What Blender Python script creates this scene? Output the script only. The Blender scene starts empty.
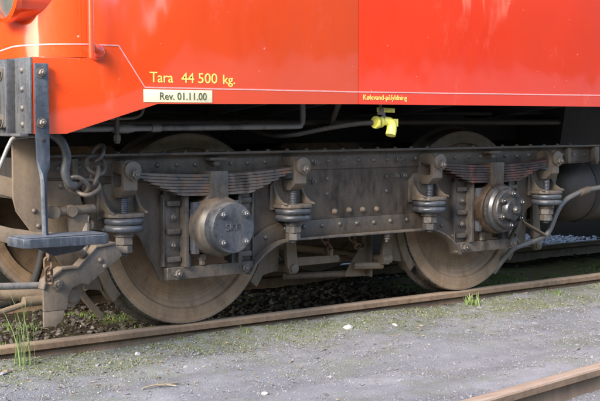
import bpy, bmesh, math, random
import numpy as np
from mathutils import Vector, Matrix, noise

random.seed(7)
rng = np.random.default_rng(11)
R = math.radians
PI = math.pi
scene = bpy.context.scene
COL = scene.collection

# ------------------------------------------------------------------ camera
cam_d = bpy.data.cameras.new('camera')
cam = bpy.data.objects.new('camera', cam_d)
COL.objects.link(cam)
cam_d.sensor_width = 36.0
cam_d.lens = 72.0
cam_d.clip_start = 0.1
cam_d.clip_end = 2000.0
cam.location = (-3.345, -5.31, 1.07)
cam.rotation_euler = (R(90 - 3.84), 0, R(-37.6))
scene.camera = cam

# ------------------------------------------------------------------ sky, sun, exposure
SUN_DIR = Vector((0.83, 0.34, -0.54)).normalized()      # the way the light travels
world = bpy.data.worlds.new('World')
scene.world = world
world.use_nodes = True
wn = world.node_tree.nodes
bg = wn['Background']
sky = wn.new('ShaderNodeTexSky')
sky.sky_type = 'NISHITA'
sky.sun_disc = False
sky.sun_elevation = math.asin(-SUN_DIR.z)
sky.sun_rotation = math.atan2(-SUN_DIR.x, -SUN_DIR.y)
sky.air_density = 1.0
sky.dust_density = 1.2
sky.ozone_density = 1.0
world.node_tree.links.new(sky.outputs[0], bg.inputs[0])
bg.inputs[1].default_value = 0.12
sun_d = bpy.data.lights.new('sun', 'SUN')
sun = bpy.data.objects.new('sun', sun_d)
COL.objects.link(sun)
sun_d.energy = 1.5
sun_d.angle = R(18)
sun_d.color = (1.0, 0.92, 0.82)
sun.rotation_euler = SUN_DIR.to_track_quat('-Z', 'Y').to_euler()
sun.location = (-6, -5, 6)
vs = scene.view_settings
vs.view_transform = 'Standard'
vs.look = 'None'
vs.gamma = 1.0
vs.exposure = 2.4
vs.use_curve_mapping = False

# ------------------------------------------------------------------ materials
MATS = {}

class NT:
    def __init__(s, name):
        s.m = bpy.data.materials.new(name)
        s.m.use_nodes = True
        s.t = s.m.node_tree
        s.b = s.t.nodes['Principled BSDF']
        s.geo = s.t.nodes.new('ShaderNodeNewGeometry')
        MATS[name] = s.m
    def n(s, k, **kw):
        o = s.t.nodes.new(k)
        for a, v in kw.items():
            setattr(o, a, v)
        return o
    def l(s, a, b):
        s.t.links.new(a, b)
    def noise(s, scale, detail=5, rough=0.6, stretch=(1, 1, 1), off=(0, 0, 0)):
        mp = s.n('ShaderNodeMapping')
        mp.inputs['Scale'].default_value = stretch
        mp.inputs['Location'].default_value = off
        s.l(s.geo.outputs['Position'], mp.inputs[0])
        t = s.n('ShaderNodeTexNoise')
        t.inputs['Scale'].default_value = scale
        t.inputs['Detail'].default_value = detail
        t.inputs['Roughness'].default_value = rough
        s.l(mp.outputs[0], t.inputs['Vector'])
        return t.outputs[0]
    def ramp(s, v, a, b, x=0.0, y=1.0):
        r = s.n('ShaderNodeMapRange')
        r.inputs[1].default_value = a
        r.inputs[2].default_value = b
        r.inputs[3].default_value = x
        r.inputs[4].default_value = y
        s.l(v, r.inputs[0])
        return r.outputs[0]
    def math(s, op, a, b):
        m = s.n('ShaderNodeMath', operation=op)
        for i, v in enumerate((a, b)):
            if isinstance(v, (int, float)):
                m.inputs[i].default_value = v
            else:
                s.l(v, m.inputs[i])
        return m.outputs[0]
    def mix(s, f, a, b):
        m = s.n('ShaderNodeMix', data_type='RGBA')
        for i, v in ((0, f), (6, a), (7, b)):
            if isinstance(v, (int, float)):
                m.inputs[i].default_value = v
            elif isinstance(v, tuple):
                m.inputs[i].default_value = (*v, 1)
            else:
                s.l(v, m.inputs[i])
        return m.outputs[2]
    def bump(s, h, strength=0.3, dist=0.003, prev=None):
        b = s.n('ShaderNodeBump')
        b.inputs['Strength'].default_value = strength
        b.inputs['Distance'].default_value = dist
        s.l(h, b.inputs['Height'])
        if prev is not None:
            s.l(prev, b.inputs['Normal'])
        return b.outputs[0]
    def nz(s):
        sp = s.n('ShaderNodeSeparateXYZ')
        s.l(s.geo.outputs['Normal'], sp.inputs[0])
        return sp.outputs[2]

def grimy(name, paint, dust, amount=0.5, rough=0.6, metal=0.0, rust=None, rust_amt=0.25, bump=0.2, spec=0.5, wear_glint=0.12, oil=0.3):
    """old painted / bare steel with brake dust lying on it in patches, streaks and on upward faces"""
    k = NT(name)
    big = k.noise(5.0, 4, 0.6)
    streak = k.noise(9.0, 5, 0.65, (2.5, 2.5, 0.35), (3, 1, 2))
    fine = k.noise(60.0, 6, 0.7)
    speck = k.noise(240.0, 3, 0.6)
    d = k.math('ADD', k.math('MULTIPLY', big, 0.5), k.math('MULTIPLY', streak, 0.5))
    d = k.math('ADD', d, k.math('MULTIPLY', k.math('SUBTRACT', fine, 0.5), 0.14))
    up = k.ramp(k.nz(), -0.2, 1.0, 0.0, 0.22)
    d = k.math('ADD', d, up)
    f = k.ramp(d, 0.66 - amount * 0.5, 1.0 - amount * 0.42)
    dark = tuple(c * 0.78 for c in paint)
    base = k.mix(k.ramp(fine, 0.35, 0.65), dark, paint)
    if rust:
        rf = k.ramp(k.noise(17.0, 6, 0.7, off=(7, 5, 1)), 0.66 - rust_amt * 0.4, 0.74 - rust_amt * 0.3)
        base = k.mix(rf, base, rust)
    dcol = k.mix(k.ramp(speck, 0.3, 0.7), tuple(c * 0.86 for c in dust), tuple(min(1, c * 1.08) for c in dust))
    col = k.mix(f, base, dcol)
    on = k.math('ADD', k.math('MULTIPLY', k.noise(3.4, 4, 0.6, (1, 1, 0.55), (11, 4, 8)), 0.7), k.math('MULTIPLY', k.noise(26.0, 4, 0.6, (1, 1, 0.4), (1, 9, 4)), 0.3))
    of = k.math('MULTIPLY', k.ramp(on, 0.60 - oil * 0.22, 0.70 - oil * 0.18), 0.85)
    col = k.mix(of, col, tuple(c * 0.28 for c in paint))
    f = k.math('MULTIPLY', f, k.math('SUBTRACT', 1.0, of))
    edge = k.math('MULTIPLY', k.ramp(k.geo.outputs['Pointiness'], 0.515, 0.575), k.ramp(fine, 0.36, 0.56))  # paler edges: worn paint, with edge glints put into the colour
    edge = k.math('MULTIPLY', edge, wear_glint * 0.75)
    col = k.mix(edge, col, tuple(min(0.45, c * 2.6 + 0.05) for c in paint))
    f = k.math('MULTIPLY', f, k.math('SUBTRACT', 1.0, edge))
    k.l(col, k.b.inputs['Base Color'])
    k.l(k.math('ADD', k.ramp(f, 0, 1, max(0.22, rough - 0.1), 0.64), k.ramp(fine, 0.3, 0.7, -0.08, 0.08)), k.b.inputs['Roughness'])
    k.l(k.ramp(f, 0, 0.8, metal, 0.0), k.b.inputs['Metallic'])
    k.b.inputs['Specular IOR Level'].default_value = spec
    k.l(k.bump(k.math('ADD', fine, k.math('MULTIPLY', speck, 0.4)), bump, 0.004), k.b.inputs['Normal'])
    return k.m

DUST = (0.235, 0.175, 0.115)
DUSTG = (0.19, 0.165, 0.135)
grimy('frame_steel', (0.058, 0.047, 0.038), (0.125, 0.090, 0.060), 0.55, 0.45, 0.15, (0.13, 0.062, 0.03), 0.16, oil=0.3)
grimy('guide_steel', (0.075, 0.070, 0.066), (0.155, 0.113, 0.074), 0.5, 0.45, 0.3, (0.15, 0.08, 0.04), 0.12, oil=0.3)
grimy('bracket_steel', (0.088, 0.078, 0.068), (0.165, 0.122, 0.082), 0.62, 0.5, 0.2, (0.15, 0.08, 0.04), 0.1, oil=0.4)
grimy('blue_steel', (0.066, 0.074, 0.088), (0.12, 0.105, 0.09), 0.38, 0.42, 0.35, oil=0.4)
grimy('spring_steel', (0.10, 0.095, 0.092), (0.165, 0.115, 0.078), 0.5, 0.4, 0.4, (0.24, 0.10, 0.045), 0.3, oil=0.1)
grimy('spring_red', (0.038, 0.035, 0.035), (0.085, 0.042, 0.03), 0.45, 0.42, 0.3, (0.19, 0.06, 0.04), 0.4, oil=0.15)
grimy('tread_steel', (0.16, 0.15, 0.14), (0.15, 0.10, 0.06), 0.35, 0.35, 0.6)
grimy('dusty_brown', (0.10, 0.076, 0.053), (0.20, 0.146, 0.096), 0.62, 0.75, 0.0, (0.18, 0.09, 0.04), 0.1, oil=0.15)
grimy('rusty', (0.10, 0.058, 0.033), (0.17, 0.105, 0.06), 0.45, 0.8, 0.0, (0.24, 0.10, 0.035), 0.3)
grimy('bolt_steel', (0.095, 0.088, 0.082), (0.15, 0.117, 0.083), 0.5, 0.45, 0.35, oil=0.3)
grimy('rust_box', (0.034, 0.023, 0.016), (0.07, 0.044, 0.025), 0.4, 0.35, 0.2, (0.10, 0.055, 0.025), 0.15)
grimy('oily_steel', (0.055, 0.056, 0.06), (0.06, 0.045, 0.03), 0.3, 0.3, 0.35, spec=0.6, wear_glint=0.15)
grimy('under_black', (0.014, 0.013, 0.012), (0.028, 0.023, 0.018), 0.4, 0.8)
grimy('pipe_grey', (0.17, 0.168, 0.165), (0.18, 0.155, 0.12), 0.45, 0.4, 0.35, oil=0.2)
grimy('tank_brown', (0.035, 0.028, 0.022), (0.065, 0.05, 0.036), 0.5, 0.6)
grimy('rail_side', (0.15, 0.098, 0.06), (0.26, 0.18, 0.12), 0.5, 0.8, 0.0, (0.22, 0.11, 0.045), 0.3, 0.4, oil=0.0)
grimy('sleeper_wood', (0.10, 0.085, 0.07), (0.25, 0.22, 0.19), 0.55, 0.9, bump=0.7, oil=0.1)
grimy('concrete_grey', (0.27, 0.26, 0.24), (0.33, 0.31, 0.28), 0.5, 0.9, bump=0.5, oil=0.0)
grimy('step_blue', (0.05, 0.059, 0.075), (0.16, 0.162, 0.168), 0.33, 0.45, 0.25, oil=0.05)
grimy('beam_grey', (0.07, 0.073, 0.078), (0.125, 0.118, 0.11), 0.42, 0.45, 0.25)

k = NT('wheel_brown')
tc = k.n('ShaderNodeTexCoord')
sx = k.n('ShaderNodeSeparateXYZ'); k.l(tc.outputs['Object'], sx.inputs[0])
cx = k.n('ShaderNodeCombineXYZ'); k.l(sx.outputs[0], cx.inputs[0]); k.l(sx.outputs[2], cx.inputs[2])
ln = k.n('ShaderNodeVectorMath', operation='LENGTH'); k.l(cx.outputs[0], ln.inputs[0]); rr_ = ln.outputs['Value']
nm = k.n('ShaderNodeVectorMath', operation='NORMALIZE'); k.l(cx.outputs[0], nm.inputs[0])
ad = k.n('ShaderNodeVectorMath', operation='ADD'); k.l(nm.outputs[0], ad.inputs[0])
c2 = k.n('ShaderNodeCombineXYZ'); k.l(k.math('MULTIPLY', rr_, 0.9), c2.inputs[1]); k.l(c2.outputs[0], ad.inputs[1])
ra = k.n('ShaderNodeTexNoise'); ra.inputs['Scale'].default_value = 9; ra.inputs['Detail'].default_value = 6; ra.inputs['Roughness'].default_value = 0.7
k.l(ad.outputs[0], ra.inputs['Vector'])
rg_ = k.n('ShaderNodeTexNoise'); rg_.noise_dimensions = '1D'; rg_.inputs['Scale'].default_value = 70; rg_.inputs['Detail'].default_value = 3
k.l(rr_, rg_.inputs['W'])
big = k.noise(6, 5, 0.65); fine = k.noise(90, 5, 0.65)
c = k.mix(k.ramp(ra.outputs[0], 0.32, 0.68), (0.19, 0.125, 0.075), (0.34, 0.238, 0.15))
c = k.mix(k.ramp(rg_.outputs[0], 0.35, 0.7, 0, 0.35), c, (0.12, 0.078, 0.048))
c = k.mix(k.ramp(big, 0.5, 0.7, 0, 0.5), c, (0.36, 0.26, 0.17))
c = k.mix(k.math('MULTIPLY', k.ramp(rr_, 0.34, 0.14), k.ramp(ra.outputs[0], 0.35, 0.55)), c, (0.035, 0.026, 0.019))
rim = k.math('MULTIPLY', k.ramp(rr_, 0.489, 0.496), k.ramp(fine, 0.35, 0.5))
c = k.mix(k.math('MULTIPLY', rim, 0.55), c, (0.22, 0.205, 0.19))
k.l(c, k.b.inputs['Base Color'])
k.l(k.ramp(fine, 0.3, 0.7, 0.48, 0.7), k.b.inputs['Roughness'])
k.b.inputs['Metallic'].default_value = 0.1
k.l(k.bump(k.math('ADD', fine, k.math('MULTIPLY', rg_.outputs[0], 0.5)), 0.2, 0.003), k.b.inputs['Normal'])

def paint_red(name, col, coat=0.5, bumpy=0.06):
    k = NT(name)
    big = k.noise(1.7, 3, 0.5)
    fine = k.noise(45.0, 5, 0.65)
    c = k.mix(k.ramp(big, 0.35, 0.65), tuple(v * 0.93 for v in col), col)
    chalk = k.ramp(k.noise(7.0, 6, 0.72, (1, 1, 0.5), (4, 2, 9)), 0.60, 0.85, 0.0, 0.22)
    c = k.mix(chalk, c, (0.78, 0.28, 0.2))
    chips = k.ramp(k.noise(38.0, 4, 0.6, off=(2, 8, 3)), 0.715, 0.73, 0.0, 0.75)
    c = k.mix(chips, c, (0.80, 0.42, 0.30))
    k.l(c, k.b.inputs['Base Color'])
    k.l(k.ramp(fine, 0.3, 0.8, 0.3, 0.5), k.b.inputs['Roughness'])
    k.b.inputs['Specular IOR Level'].default_value = 0.25
    k.b.inputs['Coat Weight'].default_value = coat
    k.b.inputs['Coat Roughness'].default_value = 0.09
    k.b.inputs['Coat IOR'].default_value = 1.8
    wav = k.math('ADD', k.noise(2.6, 1, 0.4, (1, 1, 0.55)), k.math('MULTIPLY', k.noise(8.0, 1, 0.4, (1, 1, 0.5), (3, 3, 1)), 0.28))
    k.l(k.bump(fine, 0.05, 0.002, k.bump(wav, bumpy * 4, 0.02)), k.b.inputs['Normal'])
    k.l(k.bump(wav, bumpy * 8, 0.03), k.b.inputs['Coat Normal'])
    return k.m
paint_red('red_orange', (0.74, 0.060, 0.006), 1.0)
paint_red('red_crimson', (0.60, 0.032, 0.007), 1.0, 0.06)
paint_red('red_door', (0.72, 0.055, 0.016), 0.6)

def flat(name, col, rough=0.6, metal=0.0, var=0.15, scale=30):
    k = NT(name)
    f = k.noise(scale, 5, 0.65)
    k.l(k.mix(k.ramp(f, 0.3, 0.7), tuple(c * (1 - var) for c in col), tuple(min(1, c * (1 + var)) for c in col)), k.b.inputs['Base Color'])
    k.b.inputs['Roughness'].default_value = rough
    k.b.inputs['Metallic'].default_value = metal
    k.l(k.bump(f, 0.15, 0.003), k.b.inputs['Normal'])
    return k.m
flat('stripe_pink', (0.62, 0.27, 0.25), 0.5)
flat('letter_yellow', (0.74, 0.55, 0.12), 0.5)
flat('plate_cream', (0.70, 0.63, 0.40), 0.5, var=0.05)
flat('letter_dark', (0.07, 0.075, 0.03), 0.5)
flat('tap_yellow', (0.68, 0.63, 0.11), 0.45, var=0.3, scale=60)
flat('lens_grey', (0.10, 0.105, 0.09), 0.3)
flat('twig_brown', (0.25, 0.2, 0.14), 0.9)
flat('pebble_white', (0.36, 0.35, 0.33), 0.9)
flat('roof_grey', (0.2, 0.2, 0.2), 0.7)

def leafy(name, a, b):
    k = NT(name)
    r = k.n('ShaderNodeNewGeometry').outputs['Random Per Island']
    k.l(k.mix(r, a, b), k.b.inputs['Base Color'])
    k.b.inputs['Roughness'].default_value = 0.55
    k.b.inputs['Subsurface Weight'].default_value = 0.0
    tr = k.n('ShaderNodeBsdfTranslucent')
    k.l(k.mix(r, a, b), tr.inputs[0])
    ms = k.n('ShaderNodeMixShader')
    ms.inputs[0].default_value = 0.3
    k.l(k.b.outputs[0], ms.inputs[1]); k.l(tr.outputs[0], ms.inputs[2])
    k.l(ms.outputs[0], k.t.nodes['Material Output'].inputs[0])
leafy('blade_green', (0.13, 0.20, 0.06), (0.27, 0.33, 0.14))
leafy('moss_green', (0.055, 0.10, 0.02), (0.17, 0.21, 0.06))
leafy('moss_pale', (0.13, 0.16, 0.06), (0.27, 0.29, 0.14))
leafy('plant_lime', (0.15, 0.22, 0.06), (0.27, 0.32, 0.13))

def gravelly(name, cols):
    k = NT(name)
    r = k.geo.outputs['Random Per Island']
    cr = k.n('ShaderNodeValToRGB')
    e = cr.color_ramp.elements
    for i, c in enumerate(cols):
        p = i / (len(cols) - 1)
        if i < 2:
            e[i].position = (0.0, 1.0)[i]; e[i].color = (*cols[0 if i == 0 else -1], 1)
    for i, c in enumerate(cols[1:-1]):
        q = e.new((i + 1) / (len(cols) - 1)); q.color = (*c, 1)
    k.l(r, cr.inputs[0])
    f = k.noise(150, 4, 0.6)
    k.l(k.mix(k.ramp(f, 0.3, 0.7, 0.0, 0.35), cr.outputs[0], tuple(c * 0.5 for c in cols[1])), k.b.inputs['Base Color'])
    k.b.inputs['Roughness'].default_value = 0.95
gravelly('path_grit', [(0.10, 0.095, 0.10), (0.17, 0.165, 0.172), (0.22, 0.213, 0.222), (0.25, 0.235, 0.23), (0.14, 0.122, 0.105), (0.19, 0.185, 0.19), (0.30, 0.29, 0.28)])
gravelly('track_ballast', [(0.025, 0.021, 0.017), (0.05, 0.041, 0.032), (0.085, 0.068, 0.052), (0.035, 0.028, 0.022), (0.13, 0.11, 0.09)])  # brown stones, darkened further for the shade under the train
gravelly('lit_far_ballast', [(0.16, 0.17, 0.18), (0.25, 0.26, 0.275), (0.34, 0.35, 0.36), (0.22, 0.22, 0.22)])  # pale colour stands for light falling on the far ground

# ground: pale fine grit path, cinder bed darkened for under-train shade, moss where it grows
k = NT('ground_soil')
sp = k.n('ShaderNodeSeparateXYZ'); k.l(k.geo.outputs['Position'], sp.inputs[0])
n1 = k.noise(1.6, 5, 0.6); n2 = k.noise(14, 6, 0.7); n3 = k.noise(110, 5, 0.7); n4 = k.noise(420, 3, 0.6)
wob = k.math('MULTIPLY', k.math('SUBTRACT', k.noise(6, 4, 0.6), 0.5), 0.22)
yy = k.math('ADD', sp.outputs[1], wob)
path = k.mix(k.ramp(n3, 0.3, 0.7), (0.185, 0.180, 0.190), (0.30, 0.292, 0.305))
path = k.mix(k.ramp(n1, 0.42, 0.66, 0, 0.6), path, (0.35, 0.34, 0.345))
path = k.mix(k.ramp(k.noise(2.2, 5, 0.6, (0.35, 2.2, 1), (2, 5, 0)), 0.45, 0.66, 0, 0.55), path, (0.15, 0.145, 0.15))
path = k.mix(k.ramp(n2, 0.52, 0.72, 0, 0.5), path, (0.165, 0.145, 0.125))
path = k.mix(k.ramp(n4, 0.68, 0.78, 0, 0.5), path, (0.42, 0.41, 0.40))
near = k.math('MULTIPLY', k.ramp(yy, -0.62, -0.2), k.ramp(n2, 0.36, 0.6))
path = k.mix(k.math('MULTIPLY', near, 0.75), path, k.mix(n3, (0.10, 0.13, 0.045), (0.19, 0.20, 0.09)))
path = k.mix(k.math('MULTIPLY', k.ramp(k.noise(3.2, 5, 0.65, off=(5, 3, 0)), 0.5, 0.62), 0.35), path, (0.17, 0.185, 0.10))
bed = k.mix(k.ramp(n3, 0.35, 0.65), (0.022, 0.018, 0.014), (0.06, 0.046, 0.032))  # cinder soil, with shade under the train put into its colour
bed = k.mix(k.ramp(k.noise(5, 5, 0.65, off=(1, 7, 0)), 0.53, 0.62, 0, 0.8), bed, (0.085, 0.105, 0.03))
soil = k.mix(k.ramp(n3, 0.35, 0.65), (0.16, 0.13, 0.085), (0.28, 0.225, 0.15))  # soil lightened to stand for light on the right-hand strip
bed = k.mix(k.math('MULTIPLY', k.ramp(sp.outputs[0], 2.2, 2.9), k.ramp(yy, 1.35, 1.1)), bed, k.mix(k.ramp(n2, 0.42, 0.58), soil, (0.17, 0.19, 0.06)))  # light on the right-hand strip put into soil and moss colour
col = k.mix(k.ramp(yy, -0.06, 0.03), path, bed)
far = k.mix(k.ramp(n3, 0.3, 0.7), (0.012, 0.011, 0.009), (0.026, 0.025, 0.018))  # near black: shade behind the train put into the soil colour
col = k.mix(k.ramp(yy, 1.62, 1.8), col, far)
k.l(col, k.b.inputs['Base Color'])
k.b.inputs['Roughness'].default_value = 1.0
k.b.inputs['Specular IOR Level'].default_value = 0.0
k.l(k.bump(k.math('ADD', n3, k.math('MULTIPLY', n4, 0.5)), 0.8, 0.012), k.b.inputs['Normal'])

k = NT('rail_top')
k.l(k.mix(k.ramp(k.noise(12, 5, 0.65, (0.4, 4, 1)), 0.35, 0.65), (0.30, 0.215, 0.145), (0.42, 0.325, 0.24)), k.b.inputs['Base Color'])
k.b.inputs['Roughness'].default_value = 0.55
k.b.inputs['Metallic'].default_value = 0.25

# ------------------------------------------------------------------ mesh builders
WP = {}     # world position of each object that may become a parent

class MB:
    def __init__(s):
        s.bm = bmesh.new()
    def face_prism(s, pts, axis, a, b):
        """polygon pts (2D) pushed along axis from a to b. axis y: pts=(x,z); x: pts=(y,z); z: pts=(x,y)"""
        def v(p, t):
            return {'y': (p[0], t, p[1]), 'x': (t, p[0], p[1]), 'z': (p[0], p[1], t)}[axis]
        A = [s.bm.verts.new(v(p, a)) for p in pts]
        B = [s.bm.verts.new(v(p, b)) for p in pts]
        n = len(pts)
        s.bm.faces.new(A); s.bm.faces.new(B[::-1])
        for i in range(n):
            j = (i + 1) % n
            s.bm.faces.new((A[i], B[i], B[j], A[j]))
        return s
    def box(s, x0, x1, y0, y1, z0, z1):
        return s.face_prism([(x0, z0), (x1, z0), (x1, z1), (x0, z1)], 'y', y0, y1)
    def ring_prism(s, outer, inner, axis, a, b):
        def v(p, t):
            return {'y': (p[0], t, p[1]), 'x': (t, p[0], p[1]), 'z': (p[0], p[1], t)}[axis]
        L = [[s.bm.verts.new(v(p, t)) for p in q] for q, t in ((outer, a), (outer, b), (inner, b), (inner, a))]
        n = len(outer)
        for m in range(4):
            P, Q = L[m], L[(m + 1) % 4]
            for i in range(n):
                j = (i + 1) % n
                s.bm.faces.new((P[i], Q[i], Q[j], P[j]))
        return s
    def lathe(s, prof, axis='y', c=(0, 0, 0), seg=32, phase=0.0, closed=True):
        """prof = [(r, t)], t along the axis"""
        rings = []
        for r, t in prof:
            if r < 1e-6:
                p = {'y': (0, t, 0), 'x': (t, 0, 0), 'z': (0, 0, t)}[axis]
                rings.append([s.bm.verts.new((p[0] + c[0], p[1] + c[1], p[2] + c[2]))])
                continue
            ring = []
            for i in range(seg):
                a = 2 * PI * i / seg + phase
                u, w = r * math.cos(a), r * math.sin(a)
                p = {'y': (u, t, w), 'x': (t, u, w), 'z': (u, w, t)}[axis]
                ring.append(s.bm.verts.new((p[0] + c[0], p[1] + c[1], p[2] + c[2])))
            rings.append(ring)
        for P, Q in zip(rings, rings[1:]):
            if len(P) == 1 and len(Q) == 1:
                continue
            for i in range(seg):
                j = (i + 1) % seg
                if len(P) == 1:
                    s.bm.faces.new((P[0], Q[i], Q[j]))
                elif len(Q) == 1:
                    s.bm.faces.new((P[i], Q[0], P[j]))
                else:
                    s.bm.faces.new((P[i], Q[i], Q[j], P[j]))
        if closed:
            for ring in (rings[0], rings[-1]):
                if len(ring) > 1:
                    s.bm.faces.new(ring)
        return s
    def tube(s, path, r, seg=10, closed=False, flat=None):
        """round (or flat=(w,t) rectangular) bar along a 3D path; r a number or a list"""
        P = [Vector(p) for p in path]
        n = len(P)
        rr = r if isinstance(r, (list, tuple)) else [r] * n
        rings = []
        prev = None
        for i in range(n):
            if closed:
                t = (P[(i + 1) % n] - P[i - 1]).normalized()
            else:
                t = (P[min(i + 1, n - 1)] - P[max(i - 1, 0)]).normalized()
            if prev is None:
                u = t.orthogonal().normalized()
                if flat and len(flat) > 2:
                    u = (Vector(flat[2]) - t * t.dot(Vector(flat[2]))).normalized()
            else:
                u = (prev - t * prev.dot(t)).normalized()
            prev = u
            w = t.cross(u)
            if flat:
                a, b = flat[0] / 2, flat[1] / 2
                ring = [s.bm.verts.new(P[i] + u * x + w * y) for x, y in ((-a, -b), (a, -b), (a, b), (-a, b))]
            else:
                ring = [s.bm.verts.new(P[i] + (u * math.cos(2 * PI * k / seg) + w * math.sin(2 * PI * k / seg)) * rr[i]) for k in range(seg)]
            rings.append(ring)
        m = len(rings[0])
        pairs = list(zip(rings, rings[1:])) + ([(rings[-1], rings[0])] if closed else [])
        for A, B in pairs:
            for i in range(m):
                j = (i + 1) % m
                s.bm.faces.new((A[i], B[i], B[j], A[j]))
        if not closed:
            s.bm.faces.new(rings[0]); s.bm.faces.new(rings[-1])
        return s
    def mesh(s, name, bevel=0.0, seg=2, smooth=35, jit=0.0):
        bm = s.bm
        bmesh.ops.recalc_face_normals(bm, faces=bm.faces[:])
        if bevel > 0:
            ed = [e for e in bm.edges if len(e.link_faces) == 2 and e.calc_face_angle(0) > R(28)]
            bmesh.ops.bevel(bm, geom=ed, offset=bevel, segments=seg, affect='EDGES', profile=0.6, clamp_overlap=True)
        if jit:
            for v in bm.verts:
                v.co += noise.noise_vector(v.co * 9) * jit
        me = bpy.data.meshes.new(name)
        bm.to_mesh(me)
        bm.free()
        me.polygons.foreach_set('use_smooth', [True] * len(me.polygons))
        me.set_sharp_from_angle(angle=R(smooth))
        return me

def put(name, me, mat, parent=None, loc=(0, 0, 0), rot=None, label=None):
    """link a mesh as one object; loc is a world position"""
    o = bpy.data.objects.new(name, me)
    COL.objects.link(o)
    if mat is not None and len(me.materials) == 0:
        me.materials.append(MATS[mat])
    o.parent = parent
    pw = WP[parent.name] if parent else Vector((0, 0, 0))
    o.location = Vector(loc) - pw
    if rot:
        o.rotation_euler = rot
    WP[o.name] = Vector(loc)
    if label:
        o['label'] = label
    return o

def thing(name, label, cat, loc=(0, 0, 0), group=None):
    o = bpy.data.objects.new(name, None)
    COL.objects.link(o)
    o.location = loc
    o.empty_display_size = 0.1
    WP[o.name] = Vector(loc)
    o['label'] = label
    o['category'] = cat
    if group:
        o['group'] = group
    return o

def tag(o, label, cat, group=None, kind=None):
    if label: o['label'] = label
    if cat: o['category'] = cat
    if group: o['group'] = group
    if kind: o['kind'] = kind
    return o

def arc(cx, cz, r, a0, a1, n):
    return [(cx + r * math.cos(R(a0 + (a1 - a0) * i / n)), cz + r * math.sin(R(a0 + (a1 - a0) * i / n))) for i in range(n + 1)]

def smooth_path(pts, n=6):
    """Catmull-Rom through 3D points"""
    P = [Vector(p) for p in pts]
    P = [P[0] * 2 - P[1]] + P + [P[-1] * 2 - P[-2]]
    out = []
    for i in range(1, len(P) - 2):
        a, b, c, d = P[i - 1:i + 3]
        for k in range(n):
            t = k / n
            out.append(0.5 * ((2 * b) + (c - a) * t + (2 * a - 5 * b + 4 * c - d) * t * t + (3 * b - a - 3 * c + d) * t ** 3))
    out.append(P[-2])
    return out

# shared small meshes; all point outwards along -Y
def dome_mesh(r, h):
    return MB().lathe([(r, 0.003), (r, 0), (r * 0.86, -h * 0.55), (r * 0.5, -h * 0.9), (0, -h)], 'y', seg=10, closed=True).mesh('rivet', smooth=60)
def hex_mesh(r, h, washer=True):
    m = MB()
    if washer:
        m.lathe([(r * 1.35, 0.003), (r * 1.35, -h * 0.18), (r * 1.0, -h * 0.181)], 'y', seg=14)
    m.lathe([(r * 0.95, -h * 0.18), (r, -h * 0.3), (r, -h * 0.85), (r * 0.8, -h)], 'y', seg=6, phase=0.3)
    m.lathe([(r * 0.5, -h), (r * 0.5, -h * 1.3), (r * 0.35, -h * 1.45)], 'y', seg=8)
    return m.mesh('bolt', smooth=30)
RIVET = dome_mesh(0.0135, 0.011); RIVET.materials.append(MATS['bolt_steel'])
RIVET_F = dome_mesh(0.0135, 0.011); RIVET_F.materials.append(MATS['frame_steel'])
RIVET_BIG = dome_mesh(0.0175, 0.022); RIVET_BIG.materials.append(MATS['dusty_brown'])
BOLT = hex_mesh(0.017, 0.02); BOLT.materials.append(MATS['bolt_steel'])
BOLT_BIG = hex_mesh(0.023, 0.024); BOLT_BIG.materials.append(MATS['bolt_steel'])
BOLT_COV = hex_mesh(0.0155, 0.02); BOLT_COV.materials.append(MATS['blue_steel'])
BOLT_OIL = hex_mesh(0.018, 0.024); BOLT_OIL.materials.append(MATS['oily_steel'])

# ================================================================== GROUND
def ground_h(x, y):
    """height of the soil"""
    h = np.full_like(x, -0.085)
    h += np.where(y < 0.03, np.exp(-np.clip(-y, 0, 9) / 0.22) * 0.036 - np.clip((-y - 0.1) / 1.2, 0, 1) * 0.022, 0)
    bed = 1 / (1 + np.exp(-(y - 0.0) * 60))
    h += bed * -0.03
    farb = 1 / (1 + np.exp(-(y - 1.75) * 12))
    h += farb * 0.02
    t = np.clip((y - 3.3) / 3.0, 0, 1)
    h += 3.2 * t * t * (3 - 2 * t)  # far bank added to block the low sky behind the train
    h += 0.006 * np.sin(x * 2.1 + y * 1.3) + 0.005 * np.sin(x * 5.3 - y * 4.1 + 1) + 0.004 * np.sin(y * 9 + x * 3.0)
    return h
def gh(x, y):
    return float(ground_h(np.array([x]), np.array([y]))[0])

xs = np.concatenate([[-600, -150, -40, -12, -5], np.arange(-2.6, 5.2, 0.028), [6, 8, 12, 25, 60, 150, 600, 1500]])
ys = np.concatenate([[-600, -150, -40, -12, -6, -4.2], np.arange(-3.2, 3.4, 0.028), [4, 5, 7, 12, 30, 80, 250, 1500]])
X, Y = np.meshgrid(xs, ys)
Z = ground_h(X, Y)
lump = np.zeros_like(Z)
for i in range(X.shape[0]):
    if -3.3 < ys[i] < 3.4:
        for j in range(X.shape[1]):
            if -2.7 < xs[j] < 5.2:
                lump[i, j] = noise.noise((X[i, j] * 9, Y[i, j] * 9, 0)) * 0.006 + noise.noise((X[i, j] * 31, Y[i, j] * 31, 4)) * 0.0045
Z = Z + lump
nx, ny = len(xs), len(ys)
V = np.stack([X.ravel(), Y.ravel(), Z.ravel()], 1)
I = (np.arange(ny - 1)[:, None] * nx + np.arange(nx - 1)[None, :]).ravel()
Fc = np.stack([I, I + 1, I + nx + 1, I + nx], 1)
me = bpy.data.meshes.new('ground')
me.from_pydata(V.tolist(), [], Fc.tolist())
me.polygons.foreach_set('use_smooth', [True] * len(me.polygons))
g = put('ground', me, 'ground_soil')
g['kind'] = 'structure'

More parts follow.
